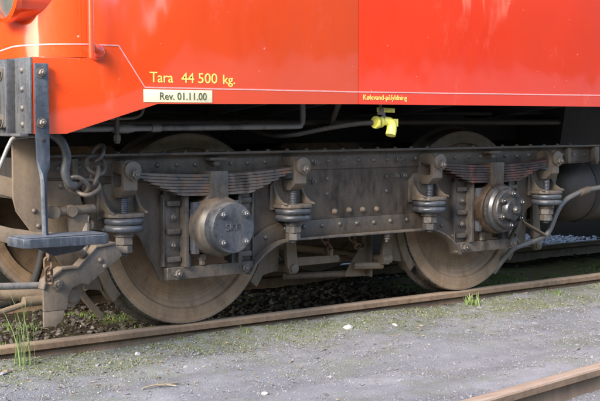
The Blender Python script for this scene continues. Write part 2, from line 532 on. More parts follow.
# unseen bank added behind the camera: blocks low sky, notched for paint reflections
exs = np.arange(-60, 90, 0.5); eys = np.arange(-26, -9.9, 0.8)
EX, EY = np.meshgrid(exs, eys)
GAPS = ((6.07, 0.8, 4.4, -0.584), (10.75, 1.2, 5.4, -0.874), (-24, 3, 2.5, 0.0), (30, 2.5, 3, 0.0))
top = 5.2 + 0.8 * np.sin(EX * 0.35) + 0.6 * np.sin(EX * 0.9 + 1)
for gx, gw, gd, gs in GAPS:
    top = top - gd * np.exp(-((EX - gs * (EY + 12) - gx) / gw) ** 4)
prof = np.clip((-10 - EY) / 3.0, 0, 1)
EZ = -0.11 + top * prof * prof * (3 - 2 * prof)
for i in range(EX.shape[0]):
    for j in range(EX.shape[1]):
        EZ[i, j] += noise.noise((EX[i, j] * 0.9, EY[i, j] * 0.9, 3)) * 0.7 * prof[i, j]
I = (np.arange(len(eys) - 1)[:, None] * len(exs) + np.arange(len(exs) - 1)[None, :]).ravel()
me = bpy.data.meshes.new('added_bank')
me.from_pydata(np.stack([EX.ravel(), EY.ravel(), EZ.ravel()], 1).tolist(), [], np.stack([I, I + 1, I + len(exs) + 1, I + len(exs)], 1).tolist())
k = NT('added_bank_soil')
k.l(k.mix(k.ramp(k.noise(2.0, 6, 0.7), 0.35, 0.65), (0.035, 0.055, 0.02), (0.08, 0.095, 0.04)), k.b.inputs['Base Color'])
k.b.inputs['Roughness'].default_value = 0.95
put('added_bank', me, 'added_bank_soil')['kind'] = 'structure'

def scatter(name, mat, label, cat, n, area, size, flatz=0.6, dens=None, sink=0.25, tiny=False):
    """loose stones: one mesh of many small deformed octahedra / cubes"""
    base = np.array([(1, 0, 0), (-1, 0, 0), (0, 1, 0), (0, -1, 0), (0, 0, 1), (0, 0, -1), (.62, .62, .5), (-.62, .6, .5), (-.6, -.62, .5), (.62, -.6, .5)])
    tri = [(0, 2, 6), (0, 6, 9), (0, 9, 3), (2, 1, 7), (2, 7, 6), (1, 3, 8), (1, 8, 7), (3, 9, 8), (4, 6, 7), (4, 7, 8), (4, 8, 9), (4, 9, 6), (2, 0, 5), (1, 2, 5), (3, 1, 5), (0, 3, 5)]
    if tiny:
        base = base[:6]
        tri = [(0, 2, 4), (2, 1, 4), (1, 3, 4), (3, 0, 4), (2, 0, 5), (1, 2, 5), (3, 1, 5), (0, 3, 5)]
    nb = len(base)
    x = rng.uniform(area[0], area[1], n); y = rng.uniform(area[2], area[3], n)
    if dens is not None:
        keep = rng.random(n) < dens(x, y)
        x, y = x[keep], y[keep]; n = len(x)
    s = size[0] + (size[1] - size[0]) * rng.random(n) ** 3
    z = ground_h(x, y)
    a = rng.uniform(0, 6.28, n)
    sc = rng.uniform(0.65, 1.2, (n, 3)); sc[:, 2] *= flatz
    jit = 1 + rng.normal(0, 0.17, (n, nb, 1))
    v = base[None] * jit * sc[:, None, :] * s[:, None, None]
    tl = rng.normal(0, 0.3, (n, 2))
    v[:, :, 2] += v[:, :, 0] * tl[:, 0:1] + v[:, :, 1] * tl[:, 1:2]
    c, q = np.cos(a)[:, None], np.sin(a)[:, None]
    vx = v[:, :, 0] * c - v[:, :, 1] * q + x[:, None]
    vy = v[:, :, 0] * q + v[:, :, 1] * c + y[:, None]
    vz = v[:, :, 2] + (z + s * flatz * (0.5 - sink))[:, None]
    V = np.stack([vx, vy, vz], 2).reshape(-1, 3)
    F = (np.array(tri)[None] + (np.arange(n) * nb)[:, None, None]).reshape(-1, 3)
    me = bpy.data.meshes.new(name)
    me.vertices.add(len(V)); me.vertices.foreach_set('co', V.astype(np.float32).ravel())
    me.loops.add(len(F) * 3); me.loops.foreach_set('vertex_index', F.astype(np.int32).ravel())
    me.polygons.add(len(F)); me.polygons.foreach_set('loop_start', np.arange(0, len(F) * 3, 3, dtype=np.int32))
    me.update(calc_edges=True)
    me.validate()
    me.shade_flat()
    o = put(name, me, mat)
    return tag(o, label, cat, kind='stuff')

RAIL2_P = (0.916, -1.98); RAIL2_A = R(8.0)      # the second rail, turned a little towards the track
def rail2_y(x):
    return RAIL2_P[1] + (x - RAIL2_P[0]) * math.tan(RAIL2_A)
scatter('path_gravel', 'path_grit', 'fine pale grey grit scattered over the path between the rails', 'gravel', 150000,
        (-2.4, 4.8, -2.9, -0.02), (0.0016, 0.0062), 0.75, lambda x, y: np.where(np.abs(y + 0.0) < 0.03, 0, (0.55 + 0.45 * np.sin(x * 3.1 + 2 * np.sin(y * 4)) * np.sin(y * 5.3 + x)) * np.where(y > rail2_y(x) - 0.5, 1, 0)), tiny=True)
scatter('path_stones', 'path_grit', 'larger half sunken stones of the path surface', 'gravel', 900, (-2.2, 4.6, -2.8, -0.06), (0.006, 0.02), 0.5, None, 0.55)
scatter('track_stones', 'track_ballast', 'cinder stones in the bed between the rails, darkened for the shade there', 'ballast', 6500,
        (-1.8, 5.0, 0.16, 1.48), (0.006, 0.024), 0.7, lambda x, y: np.clip(1 - (x - 2.2) / 0.6, 0.06, 1))
scatter('lit_far_gravel', 'lit_far_ballast', 'ballast beyond the far rail, coloured pale blue grey to stand for lit ground', 'ballast', 16000,
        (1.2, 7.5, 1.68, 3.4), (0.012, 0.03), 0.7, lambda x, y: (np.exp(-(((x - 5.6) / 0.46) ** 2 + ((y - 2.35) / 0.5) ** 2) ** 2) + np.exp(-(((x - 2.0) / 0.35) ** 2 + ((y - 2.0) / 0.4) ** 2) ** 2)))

# moss and low weeds
def blades(n, pos, hgt, width, lean, seg=2):
    V, F = [], []
    for i in range(n):
        x, y, z = pos(i)
        h = hgt(i); a = random.uniform(0, 6.28); w = width * random.uniform(0.6, 1.2)
        l = random.gauss(0, lean) * h; a2 = random.uniform(0, 6.28)
        dx, dy = math.cos(a) * w / 2, math.sin(a) * w / 2
        b = len(V)
        for k in range(seg):
            t = k / seg; f = 1 - 0.6 * t
            cx, cy = x + math.cos(a2) * l * t * t, y + math.sin(a2) * l * t * t
            V += [(cx - dx * f, cy - dy * f, z + h * t), (cx + dx * f, cy + dy * f, z + h * t)]
        V.append((x + math.cos(a2) * l, y + math.sin(a2) * l, z + h * (1 - 0.15 * abs(l) / max(h, 1e-6))))
        for k in range(seg - 1):
            F.append((b + 2 * k, b + 2 * k + 1, b + 2 * k + 3, b + 2 * k + 2))
        F.append((b + 2 * seg - 2, b + 2 * seg - 1, b + 2 * seg))
    me = bpy.data.meshes.new('blades')
    me.from_pydata(V, [], F)
    return me
def mosspos(area, thr, sc, off):
    def f(i):
        for _ in range(60):
            x, y = random.uniform(*area[:2]), random.uniform(*area[2:])
            if noise.noise((x * sc + off, y * sc, 2.5)) + random.gauss(0, 0.12) > thr:
                return x, y, gh(x, y) - 0.004
        return x, y, gh(x, y) - 0.03
    return f
o = put('path_moss', blades(13000, mosspos((-1.2, 4.4, -0.42, -0.05), 0.0, 4.0, 3.0), lambda i: random.uniform(0.004, 0.015), 0.007, 0.9), 'moss_pale')
tag(o, 'low green moss and weeds along the outer side of the near rail', 'moss', kind='stuff')
o = put('bed_moss', blades(16000, lambda i, a=mosspos((-1.6, 0.3, 0.12, 1.3), 0.06, 3.0, 9.0), b=mosspos((2.3, 5.4, 0.12, 1.0), -0.05, 3.0, 9.0): (a if i % 3 == 0 else b)(i), lambda i: random.uniform(0.008, 0.028), 0.009, 0.8), 'moss_green')
tag(o, 'green moss growing in the dark bed under the bogie', 'moss', kind='stuff')

def litter(n):
    V, F = [], []
    for i in range(n):
        x = random.uniform(-1.8, 4.5)
        y = -0.05 - abs(random.gauss(0, 0.5)) if i % 3 else random.uniform(0.15, 1.4)
        z = gh(x, y) + random.uniform(0.002, 0.006)
        a = random.uniform(0, 6.28); l = random.uniform(0.005, 0.016); w = l * random.uniform(0.15, 0.6)
        t = random.gauss(0, 0.004)
        c, q = math.cos(a), math.sin(a)
        b = len(V)
        for u, v_, h in ((-l, 0, 0), (0, -w, t), (l, 0, 0.002), (0, w, t)):
            V.append((x + u * c - v_ * q, y + u * q + v_ * c, z + h))
        F.append((b, b + 1, b + 2, b + 3))
    me = bpy.data.meshes.new('leaf_litter'); me.from_pydata(V, [], F)
    return me
gravelly('dead_leaf', [(0.10, 0.065, 0.035), (0.20, 0.14, 0.075), (0.30, 0.24, 0.15), (0.15, 0.10, 0.06), (0.34, 0.30, 0.22)])
o = put('leaf_litter', litter(2600), 'dead_leaf')
tag(o, 'brown dead leaf scraps and straw strewn over the path and bed', 'litter', kind='stuff')

def tuft(name, mat, label, x, y, n, h, spread, width, lean):
    me = blades(n, lambda i: (random.gauss(0, spread), random.gauss(0, spread), -0.01), lambda i: h * random.uniform(0.35, 1.0), width, lean, 4)
    o = put(name, me, mat, None, (x, y, gh(x, y)))
    return tag(o, label, 'grass', 'grass tufts along the near rail')
tuft('grass_tuft', 'blade_green', 'tall slender grass tuft standing below the footstep at the left edge', -1.0, -0.16, 24, 0.42, 0.020, 0.005, 0.26)
tuft('grass_tuft', 'plant_lime', 'small bright weed against the rail beside the right wheel', 2.02, -0.10, 45, 0.085, 0.035, 0.012, 0.45)
tuft('grass_tuft', 'plant_lime', 'tiny weed at the rail right of the right wheel', 2.75, -0.13, 26, 0.05, 0.03, 0.01, 0.5)
tuft('grass_tuft', 'blade_green', 'small dark green clump behind the second rail at the lower right corner', 1.05, -1.83 + 0.14 - 0.42, 60, 0.07, 0.035, 0.012, 0.5)
tuft('grass_tuft', 'plant_lime', 'thin low weed at the rail right under the left wheel', 0.28, -0.08, 14, 0.06, 0.02, 0.006, 0.4)

# a few stones and a twig that can be picked out
def stone(label, x, y, s, mat='pebble_white'):
    bm = bmesh.new()
    bmesh.ops.create_icosphere(bm, subdivisions=2, radius=s)
    q = random.uniform(0, 9)
    for v in bm.verts:
        v.co *= 1 + 0.5 * noise.noise(v.co / s * 0.9 + Vector((q, 0, 0)))
        v.co.z *= 0.6
    me = bpy.data.meshes.new('stone'); bm.to_mesh(me); bm.free()
    o = put('stone', me, mat, None, (x, y, gh(x, y) + s * 0.25), (0, 0, q))
    return tag(o, label, 'stone', 'loose stones on the path')
stone('white pebble beside the near rail below the left wheel', -0.42, -0.20, 0.014)
stone('white pebble on the path nearest the bottom edge right of the twig', -0.35, -1.17, 0.014)
stone('pale flat stone beside the near rail between the two wheels', 0.85, -0.30, 0.026)
stone('small white pebble on the path between stone and right wheel', 1.12, -0.38, 0.016)
stone('brown stone at the foot of the rail below the rail guard', -1.12, -0.24, 0.02, 'dusty_brown')
tw = put('twig', MB().tube(smooth_path([(-0.09, 0, 0.006), (-0.03, 0.008, 0.012), (0.03, -0.004, 0.01), (0.1, 0.012, 0.006)], 3), 0.0045, 6)
         .tube([(-0.01, 0.004, 0.011), (0.02, 0.05, 0.012)], 0.003, 5).tube([(0.03, -0.004, 0.01), (0.055, -0.045, 0.008)], 0.003, 5).mesh('twig'),
         'twig_brown', None, (-0.667, -0.83, gh(-0.667, -0.83)))
tag(tw, 'grey brown forked twig lying on the path in front of the left wheel', 'twig')

# ================================================================== RAILS, SLEEPERS
def rail_mesh(x0, x1):
    prof = [(-0.0625, -0.148), (0.0625, -0.148), (0.0625, -0.138), (0.014, -0.124), (0.008, -0.112), (0.008, -0.052), (0.014, -0.045),
            (0.035, -0.036), (0.0365, -0.010), (0.031, -0.003), (0.018, 0.0), (-0.018, 0.0), (-0.031, -0.003), (-0.0365, -0.010),
            (-0.035, -0.036), (-0.014, -0.045), (-0.008, -0.052), (-0.008, -0.112), (-0.014, -0.124), (-0.0625, -0.138)]
    return MB().face_prism(prof, 'x', x0, x1).mesh('rail', smooth=40)
def rail(label, loc, rz, x0, x1):
    t = thing('rail', label, 'rail', loc)
    t.rotation_euler = (0, 0, rz)
    bmv = rail_mesh(x0, x1)
    bmv.materials.append(MATS['rail_side'])
    bmv.materials.append(MATS['rail_top'])
    for p in bmv.polygons:
        if p.normal.z > 0.8 and p.center.z > -0.006:
            p.material_index = 1
    b = bpy.data.objects.new('rail_bar', bmv); COL.objects.link(b); b.parent = t
    return t
rail('rusty near rail carrying the bogie wheels', (0, 0.03, 0), 0, -9, 60)
rail('far rail in the dark behind the bogie', (0, 1.54, 0), 0, -9, 60)
rail('rusty rail crossing the lower right corner in front of the path', (RAIL2_P[0], RAIL2_P[1], 0.0), RAIL2_A, -6, 12)
SL = MB().box(-0.12, 0.12, -0.32, 1.9, -0.2, 0).mesh('sleeper', 0.008, jit=0.006)
for i in range(-3, 9):
    o = put('sleeper', SL, 'sleeper_wood', None, (i * 0.62 - 0.30, 0, -0.142 + (0.006 if i == -1 else 0)))
    tag(o, 'weathered timber sleeper half buried in the bed under the rails', 'sleeper', 'sleepers under the track')

# ================================================================== LOCOMOTIVE BODY
YS = -0.60                      # plane of the red side
XE = -1.14                      # plane of the vehicle end
loco = thing('locomotive', 'red and orange railway vehicle body with yellow tare lettering above the bogie', 'locomotive', (5.0, 0.79, 0))
# skirt: flat lower side with the stepped lower edge
GAP = 0.003
def side_panel(pts, mat, y0=YS, th=0.012):
    return put('side_panel', MB().face_prism(pts, 'y', y0, y0 + th).mesh('side_panel', 0.0025, 2), mat, loco, (0, 0, 0))
RC = 0.235
XK = XE + 0.02 + RC             # where the rounded front corner starts
side_panel([(XE, 1.01), (-0.985, 1.01), (-0.53, 1.142), (0.658, 1.150), (0.658, 3.3), (XK + 0.001, 3.3), (XK + 0.001, 1.336), (XE, 1.336)], 'red_orange')
side_panel([(0.658 + GAP, 1.150), (3.9, 1.150), (3.9, 3.3), (0.658 + GAP, 3.3)], 'red_crimson')
side_panel([(3.9 + GAP, 1.150), (10.6, 1.150), (10.6, 3.3), (3.9 + GAP, 3.3)], 'red_crimson')
# upper body: rounded front corner
def corner(n, y0=YS, xe=XE + 0.02, r=RC):
    return [(xe + r - r * math.sin(R(90 * i / n)), y0 + r - r * math.cos(R(90 * i / n))) for i in range(n + 1)]
cp = corner(16) + [(XE + 0.02, 0.79)]
def sheet(pts, z0, z1, th=0.012):
    """vertical sheet following a plan path, thickness inwards"""
    q = []
    for i, p in enumerate(pts):
        a = Vector(pts[max(i - 1, 0)]); b = Vector(pts[min(i + 1, len(pts) - 1)])
        t = (b - a).normalized()
        q.append((p[0] + t.y * th, p[1] - t.x * th))
    return MB().face_prism([tuple(p) for p in pts] + q[::-1], 'z', z0, z1)
UP = 0.0
put('corner_panel', sheet(cp, 1.339, 3.3).mesh('corner_panel', 0, smooth=30), 'red_orange', loco)
# hidden faces of the vehicle: far side, rear, floor, roof
put('far_side', MB().box(XE + 0.02, 10.6, 2.17, 2.18, 1.15, 3.3).mesh('far_side'), 'red_crimson', loco)
put('rear_end', MB().box(10.6, 10.61, YS, 2.18, 1.15, 3.3).mesh('rear_end'), 'red_crimson', loco)
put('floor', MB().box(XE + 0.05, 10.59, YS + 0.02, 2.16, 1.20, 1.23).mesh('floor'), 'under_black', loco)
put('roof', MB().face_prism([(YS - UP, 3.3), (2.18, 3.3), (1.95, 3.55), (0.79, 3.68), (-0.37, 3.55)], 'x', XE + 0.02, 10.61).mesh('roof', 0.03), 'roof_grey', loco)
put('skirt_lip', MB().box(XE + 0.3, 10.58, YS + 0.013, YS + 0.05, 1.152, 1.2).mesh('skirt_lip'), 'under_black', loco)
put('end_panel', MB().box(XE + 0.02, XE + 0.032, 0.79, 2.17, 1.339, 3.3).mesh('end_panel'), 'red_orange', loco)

# pin stripe
def stripe_flat(pts, w, y):
    m = MB()
    n = len(pts)
    up, dn = [], []
    for i, p in enumerate(pts):
        a = Vector(pts[max(i - 1, 0)]); b = Vector(pts[min(i + 1, n - 1)])
        t = (b - a).normalized(); nn = Vector((-t.y, t.x))
        up.append((p[0] + nn.x * w / 2, p[1] + nn.y * w / 2)); dn.append((p[0] - nn.x * w / 2, p[1] - nn.y * w / 2))
    m.face_prism(dn + up[::-1], 'y', y, y + 0.004)
    return m
put('pinstripe', stripe_flat([(XK, 1.397), (-0.728, 1.397), (-0.597, 1.216), (0.69, 1.213), (3.9, 1.224), (10.6, 1.224)], 0.0062, YS - 0.0018).mesh('pinstripe'), 'stripe_pink', loco)
def wrap_stripe(pts, zs, w):
    m = MB(); rows = []
    for i, p in enumerate(pts):
        a = Vector(pts[max(i - 1, 0)]); b = Vector(pts[min(i + 1, len(pts) - 1)])
        t = (b - a).normalized(); nn = Vector((-t.y, t.x))
        o_ = (p[0] - t.y * 0.0018, p[1] + t.x * 0.0018)
        rows.append([m.bm.verts.new((q[0], q[1], zs[i] + d)) for q, d in ((o_, -w / 2), (o_, w / 2), (p, w / 2), (p, -w / 2))])
    for A, B in zip(rows, rows[1:]):
        for i in range(4):
            m.bm.faces.new((A[i], B[i], B[(i + 1) % 4], A[(i + 1) % 4]))
    return m
st = corner(16) + [(XE + 0.02, 0.0), (XE + 0.02, 0.6)]
put('pinstripe', wrap_stripe([(2 * 0 + x, y) for x, y in st], [1.397 - 0.0005 * i for i in range(len(st) - 2)] + [1.355, 1.33], 0.0065).mesh('pinstripe', smooth=30), 'stripe_pink', loco)

# lettering
def words(name, txt, x, z, size, mat, y, xscale=1.0, fat=0.0, parent=loco, rot=(R(90), 0, 0), th=0.0012):
    cu = bpy.data.curves.new('words', 'FONT')
    cu.body = txt; cu.size = size; cu.extrude = th / 2; cu.offset = fat; cu.resolution_u = 3
    t = bpy.data.objects.new('words', cu); COL.objects.link(t)
    dg = bpy.context.evaluated_depsgraph_get()
    me = bpy.data.meshes.new_from_object(t.evaluated_get(dg))
    bpy.data.objects.remove(t); bpy.data.curves.remove(cu)
    me.transform(Matrix.Diagonal((xscale, 1, 1, 1)))
    me.materials.clear()
    return put(name, me, mat, parent, (x, y, z), rot)
YT = YS - 0.0012
words('lettering', 'Tara', -0.572, 1.240, 0.067, 'letter_yellow', YT, 1.0, 0.0002)
words('lettering', '44', -0.405, 1.240, 0.067, 'letter_yellow', YT, 1.06, 0.0002)
words('lettering', '500', -0.316, 1.240, 0.067, 'letter_yellow', YT, 1.1, 0.0002)
words('lettering', 'kg.', -0.178, 1.240, 0.060, 'letter_yellow', YT, 1.1, 0.0004)
words('lettering', 'K\u00f8levand-p\u00e5fyldning', 0.69, 1.174, 0.038, 'letter_yellow', YT, 1.0, 0.0001)
rp = put('revision_plate', MB().face_prism([(-0.604, 1.150), (-0.237, 1.150), (-0.237, 1.207), (-0.604, 1.207)], 'y', YS - 0.003, YS + 0.003).mesh('revision_plate', 0.001), 'plate_cream', loco,
         label='cream plate with dark date lettering')
words('date_lettering', 'Rev. 01.11.00', -0.525, 1.162, 0.048, 'letter_dark', YS - 0.0042, 0.98, 0.0002, rp)

# handrail ending in a boss
hr = put('handrail', MB().tube(smooth_path([(-0.895, YS - 0.062, 2.6), (-0.895, YS - 0.062, 1.43), (-0.89, YS - 0.06, 1.40), (-0.872, YS - 0.045, 1.377), (-0.845, YS - 0.008, 1.366)], 6), 0.0125, 12).mesh('handrail'), 'red_door', loco)
put('boss', MB().lathe([(0.036, 0), (0.036, -0.012), (0.026, -0.018), (0.022, -0.034), (0.010, -0.038), (0, -0.036)], 'y', seg=20).mesh('boss'), 'red_door', hr, (-0.84, YS, 1.364))
# headlamp on the vehicle end
HLP = (-1.0, -0.43, 1.625)
hl = put('headlamp', MB().lathe([(0.132, 0.06), (0.132, -0.155), (0.139, -0.16), (0.139, -0.185), (0.122, -0.192), (0.118, -0.17)], 'x', seg=40, closed=False).mesh('headlamp', smooth=40), 'red_orange', loco, HLP)
put('lens', MB().lathe([(0.119, -0.168), (0.09, -0.176), (0, -0.184)], 'x', seg=36).mesh('lens', smooth=60), 'lens_grey', hl, HLP)

# buffer beam across the end, with the bolted base plate of a buffer
bb = put('buffer_beam', MB().box(XE - 0.012, XE - 0.001, YS - 0.002, 2.18, 1.012, 1.334).mesh('buffer_beam', 0.002), 'beam_grey', loco)
put('beam_flange', MB().box(XE - 0.05, XE - 0.0125, YS + 0.02, 2.1, 1.0, 1.012).box(XE - 0.05, XE - 0.0125, YS + 0.15, YS + 0.165, 1.0125, 1.33).mesh('beam_flange', 0.002), 'beam_grey', bb)
bp = put('buffer_base', MB().box(XE - 0.035, XE - 0.0125, -0.40, 0.06, 1.035, 1.30).mesh('buffer_base', 0.012, 3), 'beam_grey', bb)
bpx = MB().lathe([(0.12, -0.03), (0.11, -0.10), (0.09, -0.12), (0.085, -0.4)], 'x', (0, 0, 0), 28).lathe([(0.2, -0.4), (0.2, -0.415), (0.17, -0.43), (0, -0.44)], 'x', (0, 0, 0), 32)
put('buffer', bpx.mesh('buffer', smooth=40), 'beam_grey', bb, (XE, -0.15, 1.165))
for dy in (-0.35, 0.02):
    for dz in (1.065, 1.27):
        put('bolt', BOLT_BIG, None, bp, (XE - 0.035, dy, dz), (0, 0, R(-90)))
for dz in (1.05, 1.12, 1.2, 1.28):
    put('rivet', RIVET, None, bb, (XE - 0.012, YS + 0.075, dz), (0, 0, R(-90)))

# footstep hung on two straps from the skirt
fs = put('footstep', MB().face_prism([(-1.245, -0.715), (-1.22, -0.73), (-0.87, -0.73), (-0.845, -0.71), (-0.845, -0.56), (-1.245, -0.56)], 'z', 0.538, 0.578).mesh('footstep', 0.004, 3, jit=0.003), 'step_blue', loco)
put('step_plate', MB().box(-1.235, -0.855, -0.715, -0.57, 0.5785, 0.583).mesh('step_plate', 0.002), 'step_blue', fs)
put('step_web', MB().face_prism([(-1.16, 0.5375), (-0.87, 0.5375), (-0.93, 0.50), (-1.05, 0.485)], 'y', -0.60, -0.59).mesh('step_web', 0.002), 'step_blue', fs)
def strap(parent):
    m = MB()
    path = [(-1.108, YS - 0.017, 1.308), (-1.108, YS - 0.017, 1.08), (-1.105, YS - 0.017, 0.90), (-1.104, YS - 0.02, 0.80), (-1.104, YS - 0.025, 0.60), (-1.104, YS - 0.03, 0.579)]
    # flat bar 62 mm wide above, twisted edge-on below
    rings = []
    for p, ang, w, t in ((path[0], 0, .062, .014), (path[1], 0, .062, .014), (path[2], 0, .058, .014), ((-1.104, YS - 0.02, 0.87), 18, .058, .015), ((-1.106, YS - 0.02, 0.84), 45, .055, .017), ((-1.106, YS - 0.022, 0.80), 52, .052, .018), (path[4], 54, .052, .018), (path[5], 54, .052, .018)):
        c, s_ = math.cos(R(ang)), math.sin(R(ang))
        rings.append([m.bm.verts.new((p[0] + (a * w / 2) * c - (b * t / 2) * s_, p[1] + (a * w / 2) * s_ + (b * t / 2) * c, p[2])) for a, b in ((-1, -1), (1, -1), (1, 1), (-1, 1))])
    for A, B in zip(rings, rings[1:]):
        for i in range(4):
            m.bm.faces.new((A[i], B[i], B[(i + 1) % 4], A[(i + 1) % 4]))
    m.bm.faces.new(rings[0]); m.bm.faces.new(rings[-1])
    s_ = put('strap', m.mesh('strap', 0.0025, 2), 'step_blue', parent)
    return s_
stp = strap(fs)
for z in (1.268, 1.058):
    put('bolt', BOLT, None, fs, (-1.112, YS - 0.024, z))
put('bolt_hole', MB().lathe([(0.011, 0), (0.009, -0.0012)], 'y', seg=14).mesh('bolt_hole'), 'under_black', fs, (-1.105, YS - 0.0242, 0.985))
put('step_bracket', MB().tube([(-0.95, -0.565, 0.556), (-0.95, -0.42, 0.556), (-0.95, -0.305, 0.556)], 0.01, flat=(0.04, 0.012, (1, 0, 0))).mesh('step_bracket', 0.002), 'dusty_brown', fs)

# air pipe under the skirt with clamps, elbow and end pipe, and the yellow drain cock
YP = -0.30
ap = put('air_pipe', MB().tube(smooth_path([(-0.85, YP, 1.028), (-0.5, YP, 1.030), (0.1, YP, 1.034), (0.475, YP, 1.037), (0.515, YP, 1.045), (0.53, YP, 1.075), (0.53, YP, 1.19)], 6), 0.0155, 14).mesh('air_pipe'), 'pipe_grey', loco)
put('clamp', MB().lathe([(0.022, -0.05), (0.024, -0.045), (0.024, 0.03), (0.018, 0.06)], 'x', (0, 0, 0), 16).mesh('clamp'), 'pipe_grey', ap, (-0.545, YP, 1.03))
put('clamp', MB().lathe([(0.013, -0.07), (0.011, -0.02), (0.011, 0.14)], 'z', (0, 0, 0), 10).lathe([(0.019, -0.06), (0.019, -0.03)], 'z', (0, 0, 0), 6).mesh('clamp'), 'bracket_steel', ap, (-0.585, YP - 0.02, 1.03))
put('clamp', MB().lathe([(0.0205, -0.03), (0.0205, 0.02)], 'x', (0, 0, 0), 16).mesh('clamp'), 'pipe_grey', ap, (-0.36, YP, 1.0315))
put('bent_pipe', MB().tube(smooth_path([(-0.62, YP + 0.12, 1.075), (-0.46, YP + 0.1, 1.078), (-0.40, YP + 0.1, 1.088), (-0.375, YP + 0.1, 1.12), (-0.37, YP + 0.1, 1.2)], 6), 0.008, 10).mesh('bent_pipe'), 'pipe_grey', loco)
put('drain_pipe', MB().tube(smooth_path([(0.40, 0.15, 1.12), (0.41, 0.02, 1.03), (0.44, -0.14, 0.99), (0.50, -0.26, 0.992), (0.56, -0.30, 1.005), (0.66, -0.38, 1.03), (0.80, -0.46, 1.052), (0.90, -0.5, 1.055)], 6), 0.013, 12).mesh('drain_pipe'), 'tank_brown', loco)
dc = put('drain_cock', MB().tube(smooth_path([(0.855, -0.5, 1.057), (0.90, -0.5, 1.058), (0.935, -0.51, 1.064), (0.958, -0.52, 1.05), (0.957, -0.525, 1.02), (0.945, -0.53, 0.988)], 5),
         [0.016, 0.0165, 0.017, 0.018, 0.019, 0.02, 0.021, 0.022, 0.0225, 0.0235, 0.024, 0.0245, 0.025, 0.0255, 0.026, 0.026, 0.0262, 0.0265, 0.027, 0.0272, 0.0275, 0.0275, 0.0275, 0.0275, 0.0275, 0.027], 14)
         .lathe([(0.032, 0.0), (0.034, 0.006), (0.034, 0.018), (0.03, 0.022)], 'x', (0.858, -0.5, 1.057), 16)
         .lathe([(0.027, 0.0), (0.029, 0.005), (0.029, 0.014), (0.024, 0.02)], 'x', (0.892, -0.5, 1.058), 16)
         .box(0.968, 0.995, -0.535, -0.505, 1.035, 1.075).mesh('drain_cock', 0.0, smooth=50), 'tap_yellow', loco, label='bright yellow drain cock with lever under the skirt')
put('spindle', MB().lathe([(0.014, 0), (0.014, 0.025), (0.011, 0.026), (0.011, 0.062)], 'z', (0.915, -0.505, 1.07), 12).mesh('spindle', smooth=40), 'pipe_grey', dc)
put('lever', MB().face_prism([(0.865, 1.112), (0.985, 1.108), (0.985, 1.132), (0.865, 1.136)], 'y', -0.52, -0.508).mesh('lever', 0.002), 'tap_yellow', dc)
put('lever_nut', MB().lathe([(0.02, -0.02), (0.02, 0.012)], 'z', (0, 0, 0), 6).lathe([(0.008, 0.012), (0.008, 0.04)], 'z', (0, 0, 0), 8).mesh('lever_nut', smooth=20), 'bolt_steel', dc, (0.885, -0.515, 1.118))

# dark underframe
def under(name, m, mat='under_black', bev=0.004):
    return put(name, m.mesh(name, bev), mat, loco)
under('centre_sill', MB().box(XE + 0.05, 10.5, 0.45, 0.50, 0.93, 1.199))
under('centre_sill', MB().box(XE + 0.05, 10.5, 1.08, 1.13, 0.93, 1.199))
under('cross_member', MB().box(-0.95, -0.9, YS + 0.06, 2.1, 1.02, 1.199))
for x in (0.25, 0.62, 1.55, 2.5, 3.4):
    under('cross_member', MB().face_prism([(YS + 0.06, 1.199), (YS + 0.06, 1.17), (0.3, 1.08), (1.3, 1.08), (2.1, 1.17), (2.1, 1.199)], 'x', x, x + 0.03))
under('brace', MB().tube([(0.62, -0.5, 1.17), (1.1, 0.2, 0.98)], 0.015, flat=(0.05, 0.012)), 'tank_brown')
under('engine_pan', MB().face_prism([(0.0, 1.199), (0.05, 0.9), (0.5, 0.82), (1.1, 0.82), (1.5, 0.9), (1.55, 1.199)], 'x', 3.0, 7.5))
under('added_dark_box', MB().box(3.75, 7.2, 0.80, 1.95, 0.30, 1.199), bev=0.015)  # box added to hide lit ground behind, so the gap stays dark
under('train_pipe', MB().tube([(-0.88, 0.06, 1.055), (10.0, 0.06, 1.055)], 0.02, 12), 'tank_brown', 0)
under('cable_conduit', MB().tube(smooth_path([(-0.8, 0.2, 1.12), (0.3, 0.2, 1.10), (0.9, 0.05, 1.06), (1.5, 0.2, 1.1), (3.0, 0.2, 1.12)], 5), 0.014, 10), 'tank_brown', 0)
under('lowered_far_skirt', MB().box(XE + 0.3, 10.5, 2.0, 2.03, 0.8, 1.199))  # hung lower to stop light leaking in from the far side
tk = put('air_reservoir', MB().lathe([(0, -1.1), (0.12, -1.075), (0.2, -1.0), (0.225, -0.93), (0.225, 0.9), (0.2, 0.97), (0.1, 1.06), (0, 1.08)], 'x', seg=40).mesh('air_reservoir', smooth=40), 'tank_brown', loco, (4.05, 0.14, 0.595))
for x in (3.25, 4.0):
    put('tank_strap', MB().lathe([(0.228, -0.025), (0.231, -0.025), (0.231, 0.025), (0.228, 0.025)], 'x', seg=40, closed=False).mesh('tank_strap', smooth=40), 'under_black', tk, (x, 0.14, 0.595))
put('drain_valve', MB().lathe([(0.0, 0.12), (0.022, 0.115), (0.028, 0.1), (0.028, 0.02), (0.034, 0.015), (0.034, -0.06), (0.04, -0.065), (0.04, -0.12)], 'z', seg=16).mesh('drain_valve', smooth=40), 'dusty_brown', loco, (2.79, 0.05, 0.66))
